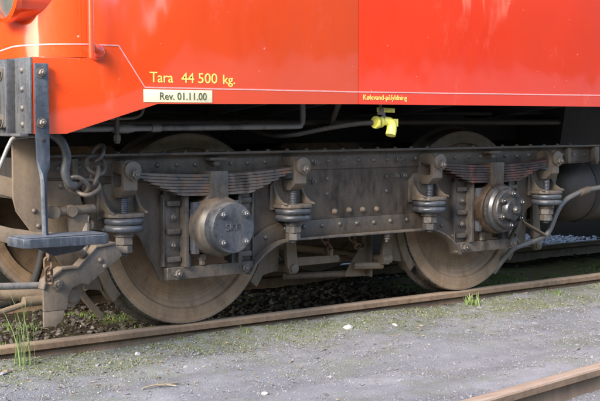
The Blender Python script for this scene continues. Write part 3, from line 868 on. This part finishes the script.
# hanging end hook of the safety chain and hoses at the vehicle end
put('chain_hook', MB().tube(smooth_path([(-0.985, -0.36, 1.03), (-0.945, -0.385, 1.005), (-0.905, -0.40, 0.965), (-0.885, -0.40, 0.90), (-0.895, -0.40, 0.835), (-0.875, -0.40, 0.785), (-0.845, -0.395, 0.775)], 5), 0.021, 12).mesh('chain_hook'), 'beam_grey', loco)
put('uncoupling_rod', MB().tube(smooth_path([(-1.0, -0.45, 1.0), (-1.17, -0.5, 0.995), (-1.205, -0.5, 0.965), (-1.25, -0.5, 0.87), (-1.31, -0.5, 0.76)], 5), 0.009, 10).mesh('uncoupling_rod'), 'pipe_grey', loco)

# ================================================================== BOGIE
AX = (0.01, 2.035)              # axle positions
MID = sum(AX) / 2
ZA = 0.535
bogie = thing('bogie', 'dusty riveted four wheel bogie with leaf springs under the red vehicle', 'bogie', (MID, 0.79, 0))
YF = -0.165                     # front of the frame plate

def mirror(p):
    return (2 * MID - p[0], p[1])
# --- outline of the plate (left half, then mirrored)
curve_in = [(0.245, 0.268), (0.275, 0.315), (0.325, 0.362), (0.39, 0.402), (0.46, 0.428), (0.54, 0.437)]
left_half = [(-1.0, 0.895), (-1.0, 0.79), (-0.70, 0.785), (-0.655, 0.62), (-0.60, 0.55), (-0.44, 0.53), (-0.385, 0.50), (-0.262, 0.268), (-0.165, 0.268),
             (-0.165, 0.70), (0.185, 0.70), (0.185, 0.268)] + curve_in
outline = left_half + [mirror(p) for p in left_half[::-1]]
def plate(y0, th):
    m = MB()
    m.face_prism(outline, 'y', y0, y0 + th)
    return m
sf = put('side_frame', plate(YF, 0.018).mesh('side_frame', 0.0025), 'frame_steel', bogie)
# top angle: upright leg with rivets and the projecting flange
tf = put('top_flange', MB().box(-1.03, 3.075, YF - 0.062, YF + 0.03, 0.8955, 0.908).mesh('top_flange', 0.003), 'frame_steel', sf)
put('top_angle', MB().box(-0.99, 3.035, YF - 0.011, YF - 0.0002, 0.800, 0.895).mesh('top_angle', 0.003), 'frame_steel', sf)
# bottom angle between the axle openings, follows the curve
def offset_path(pts, d):
    out = []
    for i, p in enumerate(pts):
        a = Vector(pts[max(i - 1, 0)]); b = Vector(pts[min(i + 1, len(pts) - 1)])
        t = (b - a).normalized()
        out.append((p[0] - t.y * d, p[1] + t.x * d))
    return out
low = smooth_path([(x, 0, z) for x, z in curve_in], 3)
low = [(v.x, v.z) for v in low]
low = low + [mirror(p) for p in low[::-1]]
hi = offset_path(low, 0.088)
put('bottom_angle', MB().face_prism(low + hi[::-1], 'y', YF - 0.012, YF - 0.0002).mesh('bottom_angle', 0.003), 'frame_steel', sf)
fl = offset_path(low, -0.0125)
put('bottom_flange', MB().face_prism(fl + offset_path(low, -0.0005)[::-1], 'y', YF - 0.062, YF + 0.03).mesh('bottom_flange', 0.003), 'guide_steel', sf)
# rivets
def rivets(pts, y, me=RIVET, name='rivet'):
    for x, z in pts:
        put(name, me, None, sf, (x + random.gauss(0, 0.0015), y, z + random.gauss(0, 0.0015)), (0, random.uniform(0, 6), 0))
top_row = []
x = -0.93
while x < 3.02:
    top_row.append((x, 0.846)); x += 0.1085
rivets([p for p in top_row if min(abs(p[0] - a - s) for a in AX for s in (-.51, .51)) > 0.06], YF - 0.011, RIVET)
# heads on top of the flange
for i in range(30):
    put('rivet', RIVET_F, None, sf, (-0.9 + i * 0.128, YF - 0.03, 0.908), (R(-90), 0, 0))
rivets([(0.802, 0.748), (0.802, 0.664), (1.243, 0.748), (1.243, 0.664)], YF)
for p in ((0.703, 0.735), (0.712, 0.838), (1.315, 0.748), (1.375, 0.748), (1.315, 0.842)):
    put('bolt', BOLT, None, sf, (p[0], YF - (0.011 if p[1] > 0.8 else 0), p[1]))
rivets([(0.857 + i * 0.103, 0.563) for i in range(4)], YF, RIVET_BIG)
rivets([(0.635 + i * 0.1257, 0.492) for i in range(7)], YF - 0.012)
for a, s in ((AX[0], 1), (AX[1], -1)):
    rivets([(a + s * 0.268, 0.375), (a + s * 0.365, 0.447), (a + s * 0.50, 0.487)], YF - 0.012)
# end bracket of the frame, right and left
for s in (0, 1):
    f = (lambda q: q) if s == 0 else (lambda q: 2 * MID - q)
    a, b = sorted((f(-1.03), f(-0.985)))
    put('end_bracket', MB().face_prism([(a, 0.895), (b, 0.895), (b, 0.80), ((a + b) / 2, 0.775), (a, 0.80)], 'y', YF - 0.06, YF - 0.0125).mesh('end_bracket', 0.006), 'bracket_steel', sf)
    a, b = sorted((f(-0.76), f(-0.73)))
    put('end_lug', MB().face_prism([(a, 0.89), (b, 0.89), (b, 0.80), ((a + b) / 2, 0.785), (a, 0.80)], 'y', YF - 0.045, YF - 0.0115).mesh('end_lug', 0.006), 'bracket_steel', sf)

# --- horn guides with their bolts and ribs, horn stays
def horn(a, s):
    """a = axle x, s = side (-1 outer-left, +1 right)"""
    xs_ = sorted((a + s * 0.265, a + s * 0.172))
    h = put('horn_guide', MB().box(xs_[0], xs_[1], YF - 0.022, YF - 0.0125, 0.335, 0.715).mesh('horn_guide', 0.003), 'guide_steel', bogie)
    e = sorted((a + s * 0.171, a + s * 0.150))
    put('guide_edge', MB().box(e[0], e[1], YF - 0.075, YF + 0.06, 0.335, 0.72).mesh('guide_edge', 0.003), 'guide_steel', h)
    e = sorted((a + s * 0.275, a + s * 0.267))
    put('guide_edge', MB().box(e[0], e[1], YF - 0.034, YF - 0.0005, 0.34, 0.70).mesh('guide_edge', 0.002), 'guide_steel', h)
    for z in (0.655, 0.515, 0.375):
        e = sorted((a + s * 0.255, a + s * 0.180))
        put('rib', MB().box(e[0], e[1], YF - 0.046, YF - 0.0222, z - 0.013, z + 0.013).mesh('rib', 0.004, 2), 'guide_steel', h)
    for z in (0.585, 0.445):
        put('bolt', BOLT, None, h, (a + s * 0.215, YF - 0.022, z))
    # liner standing beside the box
    e = sorted((a + s * 0.136, a + s * 0.105))
    put('liner', MB().box(e[0], e[1], YF - 0.10, YF + 0.05, 0.40, 0.66).mesh('liner', 0.004), 'blue_steel', h)
for a in AX:
    for s in (-1, 1):
        horn(a, s)
    st_ = put('horn_stay', MB().box(a - 0.262, a + 0.262, YF - 0.048, YF - 0.0125, 0.272, 0.334).mesh('horn_stay', 0.005, 3), 'guide_steel', bogie)
    for s in (-1, 1):
        put('bolt', BOLT_BIG, None, st_, (a + s * 0.205, YF - 0.048, 0.303))
        put('spacer', MB().box(-0.02, 0.02, -0.02, 0.02, 0, 0.06).mesh('spacer', 0.003), 'blue_steel', st_, (a + s * 0.145, YF - 0.03, 0.334))

# --- axle boxes
YB = -0.415
def axle_box(a, right):
    prof = [(0.10, 0.0), (0.148, -0.02), (0.151, -0.05), (0.151, -0.31), (0.146, -0.325), (0.132, -0.338), (0.126, -0.345), (0.126, YB + 0.012), (0.120, YB), (0.04, YB - 0.003), (0, YB - 0.003)]
    if not right:
        bx = put('axle_box', MB().lathe(prof[:7] + [(0.0, -0.3445)], 'y', seg=48).mesh('axle_box', smooth=40), 'guide_steel', bogie, (a, 0, ZA))
        cv = put('cover', MB().lathe([(0.1, -0.33), (0.129, -0.346), (0.129, YB + 0.014), (0.122, YB), (0.03, YB - 0.003), (0, YB - 0.003)], 'y', seg=48).mesh('cover', smooth=30), 'blue_steel', bx, (a, 0, ZA), label='flat blue grey axle box cover with raised lettering')
        for q in range(4):
            t = R(45 + 90 * q)
            put('bolt', BOLT_COV, None, bx, (a + 0.098 * math.cos(t), YB - 0.002, ZA + 0.098 * math.sin(t)))
        w = words('raised_letters', 'SKF', a - 0.052, ZA - 0.010, 0.046, 'blue_steel', YB - 0.0045, 1.15, 0.0002, bx, th=0.006)
    else:
        bx = put('axle_box', MB().lathe([(0.10, 0.0), (0.15, -0.02), (0.155, -0.05), (0.155, -0.29), (0.15, -0.305), (0.0, -0.306)], 'y', seg=48).mesh('axle_box', smooth=40), 'rust_box', bogie, (a, 0, ZA), label='rust brown axle box with oily stepped cap')
        put('ring', MB().lathe([(0.12, -0.307), (0.14, -0.307), (0.14, -0.345), (0.128, -0.362), (0.0, -0.363)], 'y', seg=48).mesh('ring', smooth=35), 'oily_steel', bx, (a, 0, ZA))
        put('cover', MB().lathe([(0.10, -0.364), (0.118, -0.364), (0.118, -0.385), (0.112, -0.392), (0.072, -0.393), (0.066, -0.42), (0.06, -0.426), (0.0, -0.427)], 'y', seg=40).mesh('cover', smooth=35), 'oily_steel', bx, (a, 0, ZA))
        put('spindle_end', MB().lathe([(0.026, -0.427), (0.026, -0.437), (0.018, -0.447), (0, -0.448)], 'y', seg=16).mesh('spindle_end', smooth=40), 'bolt_steel', bx, (a + 0.012, 0, ZA - 0.004))
        for q in range(6):
            t = R(60 * q + 25)
            put('bolt', BOLT_OIL, None, bx, (a + 0.095 * math.cos(t), -0.392, ZA + 0.095 * math.sin(t)))
        put('cable_gland', MB().tube(smooth_path([(a + 0.10, -0.36, ZA + 0.02), (a + 0.13, -0.36, ZA - 0.01), (a + 0.135, -0.33, ZA - 0.10), (a + 0.15, -0.25, ZA - 0.2)], 5), 0.011, 10).mesh('cable_gland'), 'oily_steel', bx)
    put('saddle', MB().face_prism([(-0.075, 0.12), (0.075, 0.12), (0.06, 0.158), (-0.06, 0.158)], 'y', -0.28, -0.17).mesh('saddle', 0.004), 'guide_steel' if not right else 'rust_box', bx, (a, 0, ZA))
    put('drain_plug', MB().lathe([(0.022, 0), (0.022, -0.03), (0.016, -0.031), (0.016, -0.055)], 'z', seg=6).mesh('drain_plug', smooth=20), 'guide_steel', bx, (a - 0.055, -0.21, ZA - 0.142))
    for s_ in (-1, 1):
        e = sorted((s_ * 0.142, s_ * 0.12))
        put('lug', MB().box(e[0], e[1], -0.235, -0.18, -0.12, 0.09).mesh('lug', 0.004), 'blue_steel', bx, (a, 0, ZA))
axle_box(AX[0], False)
axle_box(AX[1], True)

# --- leaf springs
YL = -0.228                     # spring centre line
HALF = (0.515, 0.505, 0.43, 0.385, 0.335, 0.285, 0.235)
def spring(a, mat, bmat):
    root = put('leaf_spring', MB().box(-0.052, 0.052, -0.064, 0.064, -0.078, 0.056).mesh('leaf_spring', 0.004), bmat, bogie, (a, YL, 0.757))
    for i, hl_ in enumerate(HALF):
        z0 = 0.812 - 0.0155 * i - (0.014 if i == 0 else 0.014)
        m = MB()
        n = 16
        top, bot = [], []
        for k in range(n + 1):
            x = -hl_ + 2 * hl_ * k / n
            z = z0 + 0.10 * x * x
            th = 0.0135
            if abs(x) > hl_ * 0.93 and i > 1:
                th = 0.007
            top.append((x, z)); bot.append((x, z - th))
        m.face_prism(bot + top[::-1], 'y', -0.046, 0.046)
        put('leaf', m.mesh('leaf', 0.0015, 1), mat, root, (a, YL, 0))
    return root
spring(AX[0], 'spring_steel', 'guide_steel')
spring(AX[1], 'spring_red', 'frame_steel')
for a in AX:
    put('stop_bracket', MB().box(-0.05, 0.05, YF - 0.075, YF - 0.012, 0.865, 0.880).box(-0.018, 0.018, YF - 0.06, YF - 0.012, 0.838, 0.8645).mesh('stop_bracket', 0.003), 'frame_steel', bogie, (a + 0.03, 0, 0))

# --- spring hangers: stirrup, pin, threaded rod, ring washers, nuts and the bracket on the frame
def stirrup_mesh():
    yo, yi = 0.070, 0.044
    outer = [(-yo, -0.065), (-0.026, -0.102), (0.026, -0.102), (yo, -0.065), (yo, 0.035), (0.055, 0.062), (0.03, 0.076), (-0.03, 0.076), (-0.055, 0.062), (-yo, 0.035)]
    inner = [(-yi, -0.044), (-0.02, -0.05), (0.02, -0.05), (yi, -0.044), (yi, 0.012), (0.03, 0.024), (0.02, 0.028), (-0.02, 0.028), (-0.03, 0.024), (-yi, 0.012)]
    return MB().ring_prism(outer, inner, 'x', -0.038, 0.038).mesh('stirrup', 0.005, 2)
def roller_mesh():
    return MB().lathe([(0.034, 0.062), (0.038, 0.055), (0.038, -0.058)], 'y', (0, 0, 0.041), 20).lathe([(0.036, -0.0702), (0.044, -0.067), (0.044, -0.086), (0.036, -0.09), (0, -0.09)], 'y', (0.006, 0, 0.03), 20).mesh('pin', smooth=40)
def bracket_mesh():
    m = MB()
    # ledge
    m.face_prism([(-0.10, 0.062), (-0.10, -0.03), (-0.07, -0.072), (-0.03, -0.088), (0.03, -0.088), (0.07, -0.072), (0.10, -0.03), (0.10, 0.062)], 'z', -0.007, 0.011)
    # back plate
    m.face_prism([(-0.115, -0.02), (0.115, -0.02), (0.115, 0.07), (0.075, 0.15), (-0.075, 0.15), (-0.115, 0.11)], 'y', 0.049, 0.0627)
    # webs with a hollow curved edge
    cv = [(0.0485, 0.0112), (0.0485, 0.145)] + [(0.0485 - 0.115 * (1 - math.cos(R(t))) , 0.145 - 0.125 * math.sin(R(t))) for t in (18, 36, 54, 72, 86)] + [(-0.068, 0.0112)]
    for x in (-0.098, 0.084):
        m.face_prism(cv, 'x', x, x + 0.014)
    return m.mesh('hanger_bracket', 0.003)
def rod_mesh():
    prof = [(0.019, 0.10)]
    z = 0.10
    while z > -0.2:
        prof += [(0.0195, z - 0.003), (0.0172, z - 0.006), (0.0195, z - 0.009)]
        z -= 0.009
    return MB().lathe(prof + [(0.012, -0.212), (0, -0.213)], 'z', seg=16).mesh('rod', smooth=60)
def washer_ring(r=0.098, h=0.036):
    p = []
    for k in range(9):
        t = R(-90 + 180 * k / 8)
        p.append((r - h * 0.5 + h * 0.5 * math.cos(t), h / 2 * math.sin(t)))
    return MB().lathe([(0.02, -h / 2)] + p + [(0.02, h / 2)], 'z', seg=36, closed=True).mesh('ring_washer', smooth=50)
ST, RO, BR, RD, WR = stirrup_mesh(), roller_mesh(), bracket_mesh(), rod_mesh(), washer_ring()
NUT = MB().lathe([(0.05, 0.0), (0.05, -0.012), (0.05, -0.02)], 'z', seg=20).lathe([(0.042, -0.021), (0.046, -0.026), (0.046, -0.058), (0.04, -0.062)], 'z', seg=6).lathe([(0.036, -0.063), (0.04, -0.067), (0.04, -0.098), (0.034, -0.102)], 'z', seg=6, phase=0.4).mesh('nut', smooth=25)
for me_, mt_ in ((ST, 'bracket_steel'), (RO, 'bracket_steel'), (BR, 'bracket_steel'), (RD, 'blue_steel'), (WR, 'blue_steel'), (NUT, 'bolt_steel')):
    me_.materials.append(MATS[mt_])
for a in AX:
    for s in (-1, 1):
        hx = a + s * 0.512
        root = put('spring_hanger', RD, None, bogie, (hx, YL, 0.625))
        put('stirrup', ST, None, root, (hx, YL, 0.80))
        put('pin', RO, None, root, (hx, YL, 0.80))
        put('pin_bolt', BOLT_BIG, None, root, (hx + 0.01, YL - 0.09, 0.812))
        put('hanger_bracket', BR, None, root, (hx, YL, 0.612))
        put('ring_washer', WR, None, root, (hx, YL, 0.585))
        put('ring_washer', WR, None, root, (hx, YL, 0.5505))
        put('nut', NUT, None, root, (hx, YL, 0.531))

# --- wheels and axles
def wheel_mesh():
    # t along +Y: outer face 0 ... flange at the back
    prof = [(0.0, -0.03), (0.095, -0.03), (0.105, -0.022), (0.115, 0.018), (0.15, 0.034), (0.22, 0.046), (0.30, 0.050), (0.37, 0.040), (0.405, 0.024), (0.417, 0.020), (0.421, 0.006), (0.427, 0.0),
            (0.488, 0.0), (0.497, 0.003), (0.502, 0.012), (0.5035, 0.04), (0.5055, 0.075), (0.509, 0.092), (0.517, 0.101), (0.528, 0.108), (0.532, 0.116), (0.530, 0.126), (0.522, 0.133), (0.43, 0.135), (0.42, 0.115), (0.35, 0.085), (0.15, 0.085), (0.12, 0.15), (0.0, 0.15)]
    me = MB().lathe(prof, 'y', seg=96).mesh('wheel', smooth=28)
    me.materials.append(MATS['wheel_brown']); me.materials.append(MATS['tread_steel'])
    for p in me.polygons:
        r = math.hypot(p.center.x, p.center.z)
        if r > 0.495 and p.center.y > 0.006:
            p.material_index = 1
    return me
WH = wheel_mesh()
WR_R = 0.503
AXLE = MB().lathe([(0.06, -0.2), (0.06, 0.0), (0.085, 0.1), (0.08, 0.3), (0.075, 0.8), (0.08, 1.3), (0.085, 1.5), (0.06, 1.6), (0.06, 1.8)], 'y', seg=24).mesh('axle', smooth=40)
for a in AX:
    w = put('wheel', WH, None, bogie, (a, 0, WR_R))
    w2 = put('wheel', WH, None, bogie, (a, 1.57, WR_R), (0, 0, PI))
    put('axle', AXLE, 'dusty_brown', bogie, (a, 0, WR_R))

# --- far side frame, end and centre cross beams
FARP = plate(0, 0.018).mesh('side_frame', 0.0)
put('side_frame', FARP, 'frame_steel', bogie, (0, 1.72, 0))
put('far_flange', MB().box(-1.03, 3.075, 1.70, 1.80, 0.8955, 0.908).mesh('far_flange'), 'frame_steel', bogie)
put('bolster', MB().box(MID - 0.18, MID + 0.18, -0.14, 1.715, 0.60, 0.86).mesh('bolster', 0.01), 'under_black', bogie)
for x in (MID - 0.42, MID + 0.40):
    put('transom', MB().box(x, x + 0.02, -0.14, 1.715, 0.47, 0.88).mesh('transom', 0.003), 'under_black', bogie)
put('end_beam', MB().box(-0.985, -0.965, -0.14, 1.715, 0.70, 0.893).mesh('end_beam', 0.003), 'dusty_brown', bogie)
put('end_beam', MB().box(3.0, 3.02, -0.14, 1.715, 0.78, 0.893).mesh('end_beam', 0.003), 'under_black', bogie)
# end plate below the frame at the vehicle end
ep = put('end_plate', MB().face_prism([(-1.10, 0.985), (-0.94, 0.985), (-0.94, 0.62), (-0.92, 0.50), (-0.965, 0.50), (-1.085, 0.66), (-1.10, 0.72)], 'y', -0.30, -0.285).mesh('end_plate', 0.003), 'dusty_brown', bogie)
for p in ((-1.0, 0.66), (-0.98, 0.59)):
    put('rivet', RIVET_F, None, ep, (p[0], -0.30, p[1]))
put('end_strut', MB().tube([(-1.0, -0.2, 0.745), (-1.35, -0.02, 0.86)], 0.03, flat=(0.085, 0.03, (0, 0, 1))).mesh('end_strut', 0.004), 'dusty_brown', bogie)
put('end_strut', MB().tube([(-0.93, -0.29, 0.52), (-1.1, -0.26, 0.55), (-1.30, -0.18, 0.61), (-1.5, -0.1, 0.62)], 0.03, flat=(0.07, 0.05, (0, 0, 1))).mesh('end_strut', 0.008), 'dusty_brown', bogie)
# vertical guard hanging from the frame left of the first hanger
put('end_gusset',
    MB().face_prism([(-0.895, 0.7875), (-0.72, 0.7825), (-0.668, 0.60), (-0.70, 0.40), (-0.78, 0.36), (-0.86, 0.47), (-0.88, 0.62)], 'y', YF + 0.003, YF + 0.016).mesh('end_gusset', 0.003), 'dusty_brown', bogie)
lugm = put('cross_lug', MB().tube([(-0.90, -0.24, 0.645), (-0.66, -0.22, 0.65)], 0.024, 10).lathe([(0.03, -0.02), (0.03, 0.02)], 'y', (-0.885, -0.25, 0.645), 12).lathe([(0.028, -0.02), (0.028, 0.02)], 'y', (-0.79, -0.24, 0.648), 12).mesh('cross_lug', smooth=40), 'bracket_steel', bogie)
put('cross_lug_plate', MB().face_prism([(-0.80, 0.64), (-0.70, 0.64), (-0.69, 0.52), (-0.79, 0.50)], 'y', -0.235, -0.222).mesh('cross_lug_plate', 0.003), 'dusty_brown', bogie)
for p in ((-0.80, 0.855), (-0.80, 0.76)):
    put('rivet', RIVET, None, sf, (p[0], YF - (0.011 if p[1] > 0.8 else 0), p[1]))

# --- rail guard at the left end
YG = -0.315
gpts = [(-0.60, 0.485), (-0.70, 0.475), (-0.80, 0.385), (-0.875, 0.385), (-0.955, 0.335), (-0.968, 0.30), (-0.968, 0.20), (-0.85, 0.20), (-0.845, 0.265), (-0.82, 0.30), (-0.775, 0.315), (-0.742, 0.305), (-0.56, 0.43)]
rg = put('rail_guard', MB().face_prism(gpts, 'y', YG, YG + 0.014).mesh('rail_guard', 0.003), 'bracket_steel', bogie)
put('guard_toe', MB().face_prism([(-0.967, 0.1995), (-0.862, 0.1995), (-0.868, 0.155), (-0.905, 0.128), (-0.967, 0.128)], 'y', YG + 0.003, YG + 0.016).mesh('guard_toe', 0.003), 'bracket_steel', rg)
put('guard_edge', MB().face_prism([(-0.60, 0.4855), (-0.70, 0.4755), (-0.80, 0.3855), (-0.875, 0.3855), (-0.955, 0.3355), (-0.968, 0.30), (-0.976, 0.305), (-0.962, 0.345), (-0.878, 0.396), (-0.797, 0.396), (-0.70, 0.486), (-0.60, 0.496)], 'y', YG - 0.012, YG + 0.05).mesh('guard_edge', 0.002), 'bracket_steel', rg)
for p in ((-0.678, 0.415), (-0.655, 0.385)):
    put('rivet', RIVET, None, rg, (p[0], YG, p[1]))
put('bolt', BOLT_BIG, None, rg, (-0.902, YG, 0.318))
put('guard_boss', MB().lathe([(0.055, 0.05), (0.055, -0.005), (0.03, -0.008), (0.03, -0.03), (0, -0.031)], 'y', seg=20).mesh('guard_boss', smooth=40), 'dusty_brown', rg, (-0.79, YG + 0.09, 0.25))
put('guard_hanger', MB().tube(smooth_path([(-0.70, -0.22, 0.58), (-0.74, -0.27, 0.45), (-0.80, YG - 0.02, 0.47), (-0.86, YG - 0.01, 0.50)], 4), 0.02, 10).mesh('guard_hanger'), 'bracket_steel', rg)

# --- brake gear
def brake_block(a, s, label=None):
    """block pressed to the wheel at axle a on side s"""
    rb = 0.507
    pts = [(a + s * rb * math.cos(R(t)), WR_R + rb * math.sin(R(t))) for t in range(-38, 6, 4)]
    out = [(a + s * (rb + 0.055) * math.cos(R(t)), WR_R + (rb + 0.055) * math.sin(R(t))) for t in range(-38, 6, 4)]
    b = put('brake_block', MB().face_prism(pts + out[::-1], 'y', 0.008, 0.088).mesh('brake_block', 0.004), 'dusty_brown', bogie)
    hx = a + s * (rb + 0.058)
    e = [(a + s * 0.60, 0.30), (a + s * 0.67, 0.27), (a + s * 0.665, 0.235), (a + s * 0.63, 0.215), (a + s * 0.60, 0.235), (a + s * 0.545, 0.40), (a + s * 0.55, 0.62), (a + s * 0.60, 0.62)]
    put('brake_shoe_holder', MB().face_prism([(a + s * 0.495, 0.215), (a + s * 0.60, 0.235), (a + s * 0.62, 0.50), (a + s * 0.57, 0.52)], 'y', 0.025, 0.07).mesh('brake_shoe_holder', 0.005), 'dusty_brown', b)
    put('hanger_link', MB().face_prism([(a + s * 0.60, 0.66), (a + s * 0.655, 0.66), (a + s * 0.70, 0.26), (a + s * 0.68, 0.215), (a + s * 0.645, 0.215), (a + s * 0.625, 0.26)], 'y', -0.03, 0.0).mesh('hanger_link', 0.006), 'dusty_brown', b)
    put('pin_end', MB().lathe([(0.026, 0.03), (0.026, -0.012), (0.018, -0.016), (0, -0.016)], 'y', seg=14).mesh('pin_end', smooth=40), 'bracket_steel', b, (a + s * 0.668, -0.03, 0.245))
    return b
brake_block(AX[0], -1); brake_block(AX[0], 1); brake_block(AX[1], -1); brake_block(AX[1], 1)
put('brake_beam', MB().tube([(AX[0] + 0.668, -0.02, 0.245), (AX[0] + 0.668, 1.59, 0.245)], 0.028, 12).mesh('brake_beam'), 'dusty_brown', bogie)
put('brake_beam', MB().tube([(AX[1] - 0.668, -0.02, 0.245), (AX[1] - 0.668, 1.59, 0.245)], 0.028, 12).mesh('brake_beam'), 'dusty_brown', bogie)
put('brake_lever', MB().face_prism([(0.70, 0.30), (1.04, 0.292), (1.055, 0.268), (1.04, 0.25), (0.70, 0.248)], 'y', 0.02, 0.035).mesh('brake_lever', 0.004), 'dusty_brown', bogie)
put('brake_lever', MB().box(0.965, 0.985, -0.0, 0.055, 0.292, 0.33).mesh('brake_lever', 0.003), 'dusty_brown', bogie)
put('pull_rod', MB().box(0.86, 1.42, 0.30, 0.33, 0.205, 0.245).mesh('pull_rod', 0.005), 'dusty_brown', bogie)
put('pull_rod', MB().tube([(0.80, 0.22, 0.165), (1.30, 0.14, 0.155)], 0.02, 10).mesh('pull_rod'), 'dusty_brown', bogie)
put('pull_rod', MB().tube([(1.33, -0.02, 0.245), (1.40, -0.02, 0.25)], 0.03, 8).tube([(1.18, 0.05, 0.215), (1.36, 0.0, 0.21)], 0.022, 8).mesh('pull_rod'), 'dusty_brown', bogie)
tb = put('brake_hanger_bracket', MB().face_prism([(1.15, 0.150), (1.315, 0.140), (1.315, 0.44), (1.285, 0.44), (1.275, 0.33), (1.16, 0.178)], 'y', 0.09, 0.10).mesh('brake_hanger_bracket', 0.002), 'dusty_brown', bogie)
put('bracket_edge', MB().box(1.315, 1.327, 0.05, 0.14, 0.140, 0.44).mesh('bracket_edge', 0.002), 'bracket_steel', tb)
put('stay_bolt', MB().lathe([(0.02, 0), (0.02, -0.02), (0.008, -0.021), (0.008, -0.05)], 'z', seg=8).lathe([(0.016, -0.025), (0.016, -0.035)], 'z', seg=6).mesh('stay_bolt', smooth=30), 'bolt_steel', bogie, (1.22, YF - 0.03, 0.424))

# --- chains
def link_mesh(L, W, r, name='link'):
    """oval link in the XZ plane, long axis Z, centre at origin"""
    pts = []
    n = 7
    s_ = L / 2 - W / 2
    for i in range(n + 1):
        t = R(180 * i / n); pts.append((W / 2 * math.cos(t), 0, s_ + W / 2 * math.sin(t)))
    for i in range(n + 1):
        t = R(180 + 180 * i / n); pts.append((W / 2 * math.cos(t), 0, -s_ + W / 2 * math.sin(t)))
    return MB().tube(pts, r, 8, closed=True).mesh(name, smooth=60)
def chain(name, pts, me, parent, label=None, big=False):
    """links laid along a path of centres, alternately turned"""
    root = None
    for i in range(len(pts) - 1):
        a, b = Vector(pts[i]), Vector(pts[i + 1])
        d = (b - a).normalized()
        q = d.to_track_quat('Z', 'Y').to_matrix().to_4x4() @ Matrix.Rotation(R(25 if i % 2 else -40) + random.gauss(0, 0.15) if big else R(20 + 90 * (i % 2)) + random.gauss(0, 0.2), 4, 'Z')
        if root is None:
            root = put(name, me, None, parent, (a + b) / 2, q.to_euler(), label)
            root_m = None
            WProot = (a + b) / 2
            # keep the root unrotated for its children: bake the turn into a copy of the mesh
            m2 = me.copy(); m2.transform(q.to_3x3().to_4x4()); root.data = m2; root.rotation_euler = (0, 0, 0)
        else:
            put('link', me, None, root, (a + b) / 2, q.to_euler())
    return root
BIGL = link_mesh(0.112, 0.086, 0.0105); BIGL.materials.append(MATS['guide_steel'])
chain('safety_chain', [(-0.865, -0.40, 0.80), (-0.80, -0.39, 0.748), (-0.745, -0.375, 0.775), (-0.715, -0.345, 0.835), (-0.685, -0.30, 0.885), (-0.65, -0.245, 0.935)], BIGL, bogie, big=True)
SM = link_mesh(0.056, 0.032, 0.0062); SM.materials.append(MATS['rusty'])
chain('hanging_chain', [(0.905, 0.0, 0.46), (0.915, 0, 0.418), (0.93, 0, 0.378), (0.96, 0.01, 0.345), (0.985, 0.02, 0.312)], SM, bogie)
chain('hanging_chain', [(1.14, 0.04, 0.45), (1.15, 0.04, 0.41), (1.165, 0.04, 0.37), (1.195, 0.05, 0.336), (1.235, 0.06, 0.322), (1.265, 0.08, 0.335)], SM, bogie)
chain('hanging_chain', [(-0.985, -0.40, 0.535), (-0.985, -0.40, 0.494), (-0.985, -0.40, 0.452), (-0.985, -0.40, 0.41), (-0.97, -0.38, 0.37), (-0.955, -0.35, 0.335)], SM, bogie)

# --- rods and hose at the left end
put('brake_rod', MB().tube([(-1.5, -0.26, 0.345), (-0.965, -0.26, 0.315)], 0.016, 12).mesh('brake_rod'), 'pipe_grey', bogie)
put('brake_rod', MB().tube([(-1.55, 0.0, 0.30), (-0.85, -0.05, 0.235)], 0.03, 12).mesh('brake_rod'), 'dusty_brown', bogie)
put('brake_rod', MB().tube([(-1.16, -0.12, 0.17), (-0.84, -0.10, 0.235)], 0.014, 10).lathe([(0.025, -0.05), (0.025, 0.04)], 'x', (-0.92, -0.105, 0.22), 12).mesh('brake_rod'), 'dusty_brown', bogie)
put('air_hose', MB().tube(smooth_path([(-1.45, 0.3, 0.5), (-1.15, 0.28, 0.18), (-0.95, 0.3, 0.14), (-0.7, 0.4, 0.2), (-0.5, 0.6, 0.5)], 6), 0.022, 12).mesh('air_hose'), 'under_black', bogie)
# sand pipe / flat guard strap in front of the left wheel
put('sand_pipe', MB().tube(smooth_path([(-0.72, -0.10, 0.40), (-0.68, -0.06, 0.29), (-0.60, -0.01, 0.19), (-0.49, 0.03, 0.085)], 5), 0.017, flat=(0.045, 0.03, (0, 1, 0))).mesh('sand_pipe', 0.006), 'dusty_brown', bogie)
# sand pipe on the right with its stay
sp_ = put('sand_pipe', MB().tube(smooth_path([(3.6, -0.18, 0.65), (3.05, -0.18, 0.612), (2.87, -0.18, 0.578), (2.77, -0.18, 0.535), (2.72, -0.17, 0.47), (2.665, -0.15, 0.345), (2.60, -0.12, 0.30), (2.50, -0.08, 0.265), (2.44, -0.05, 0.24), (2.40, -0.02, 0.19), (2.345, 0.03, 0.085)], 5), 0.0165, 12).mesh('sand_pipe'), 'pipe_grey', bogie)
put('pipe_stay', MB().tube([(2.30, -0.15, 0.52), (2.42, -0.15, 0.42), (2.63, -0.15, 0.325)], 0.012, flat=(0.04, 0.012, (0, 1, 0))).mesh('pipe_stay', 0.002), 'dusty_brown', sp_)
put('pipe_stay', MB().tube([(2.25, -0.1, 0.47), (2.43, -0.1, 0.285)], 0.012, flat=(0.035, 0.012, (0, 1, 0))).mesh('pipe_stay', 0.002), 'dusty_brown', sp_)
put('pipe_collar', MB().lathe([(0.022, -0.05), (0.024, -0.04), (0.024, 0.04), (0.02, 0.05)], 'x', seg=14).mesh('pipe_collar'), 'dusty_brown', sp_, (2.98, -0.18, 0.60), (0, R(-12), 0))
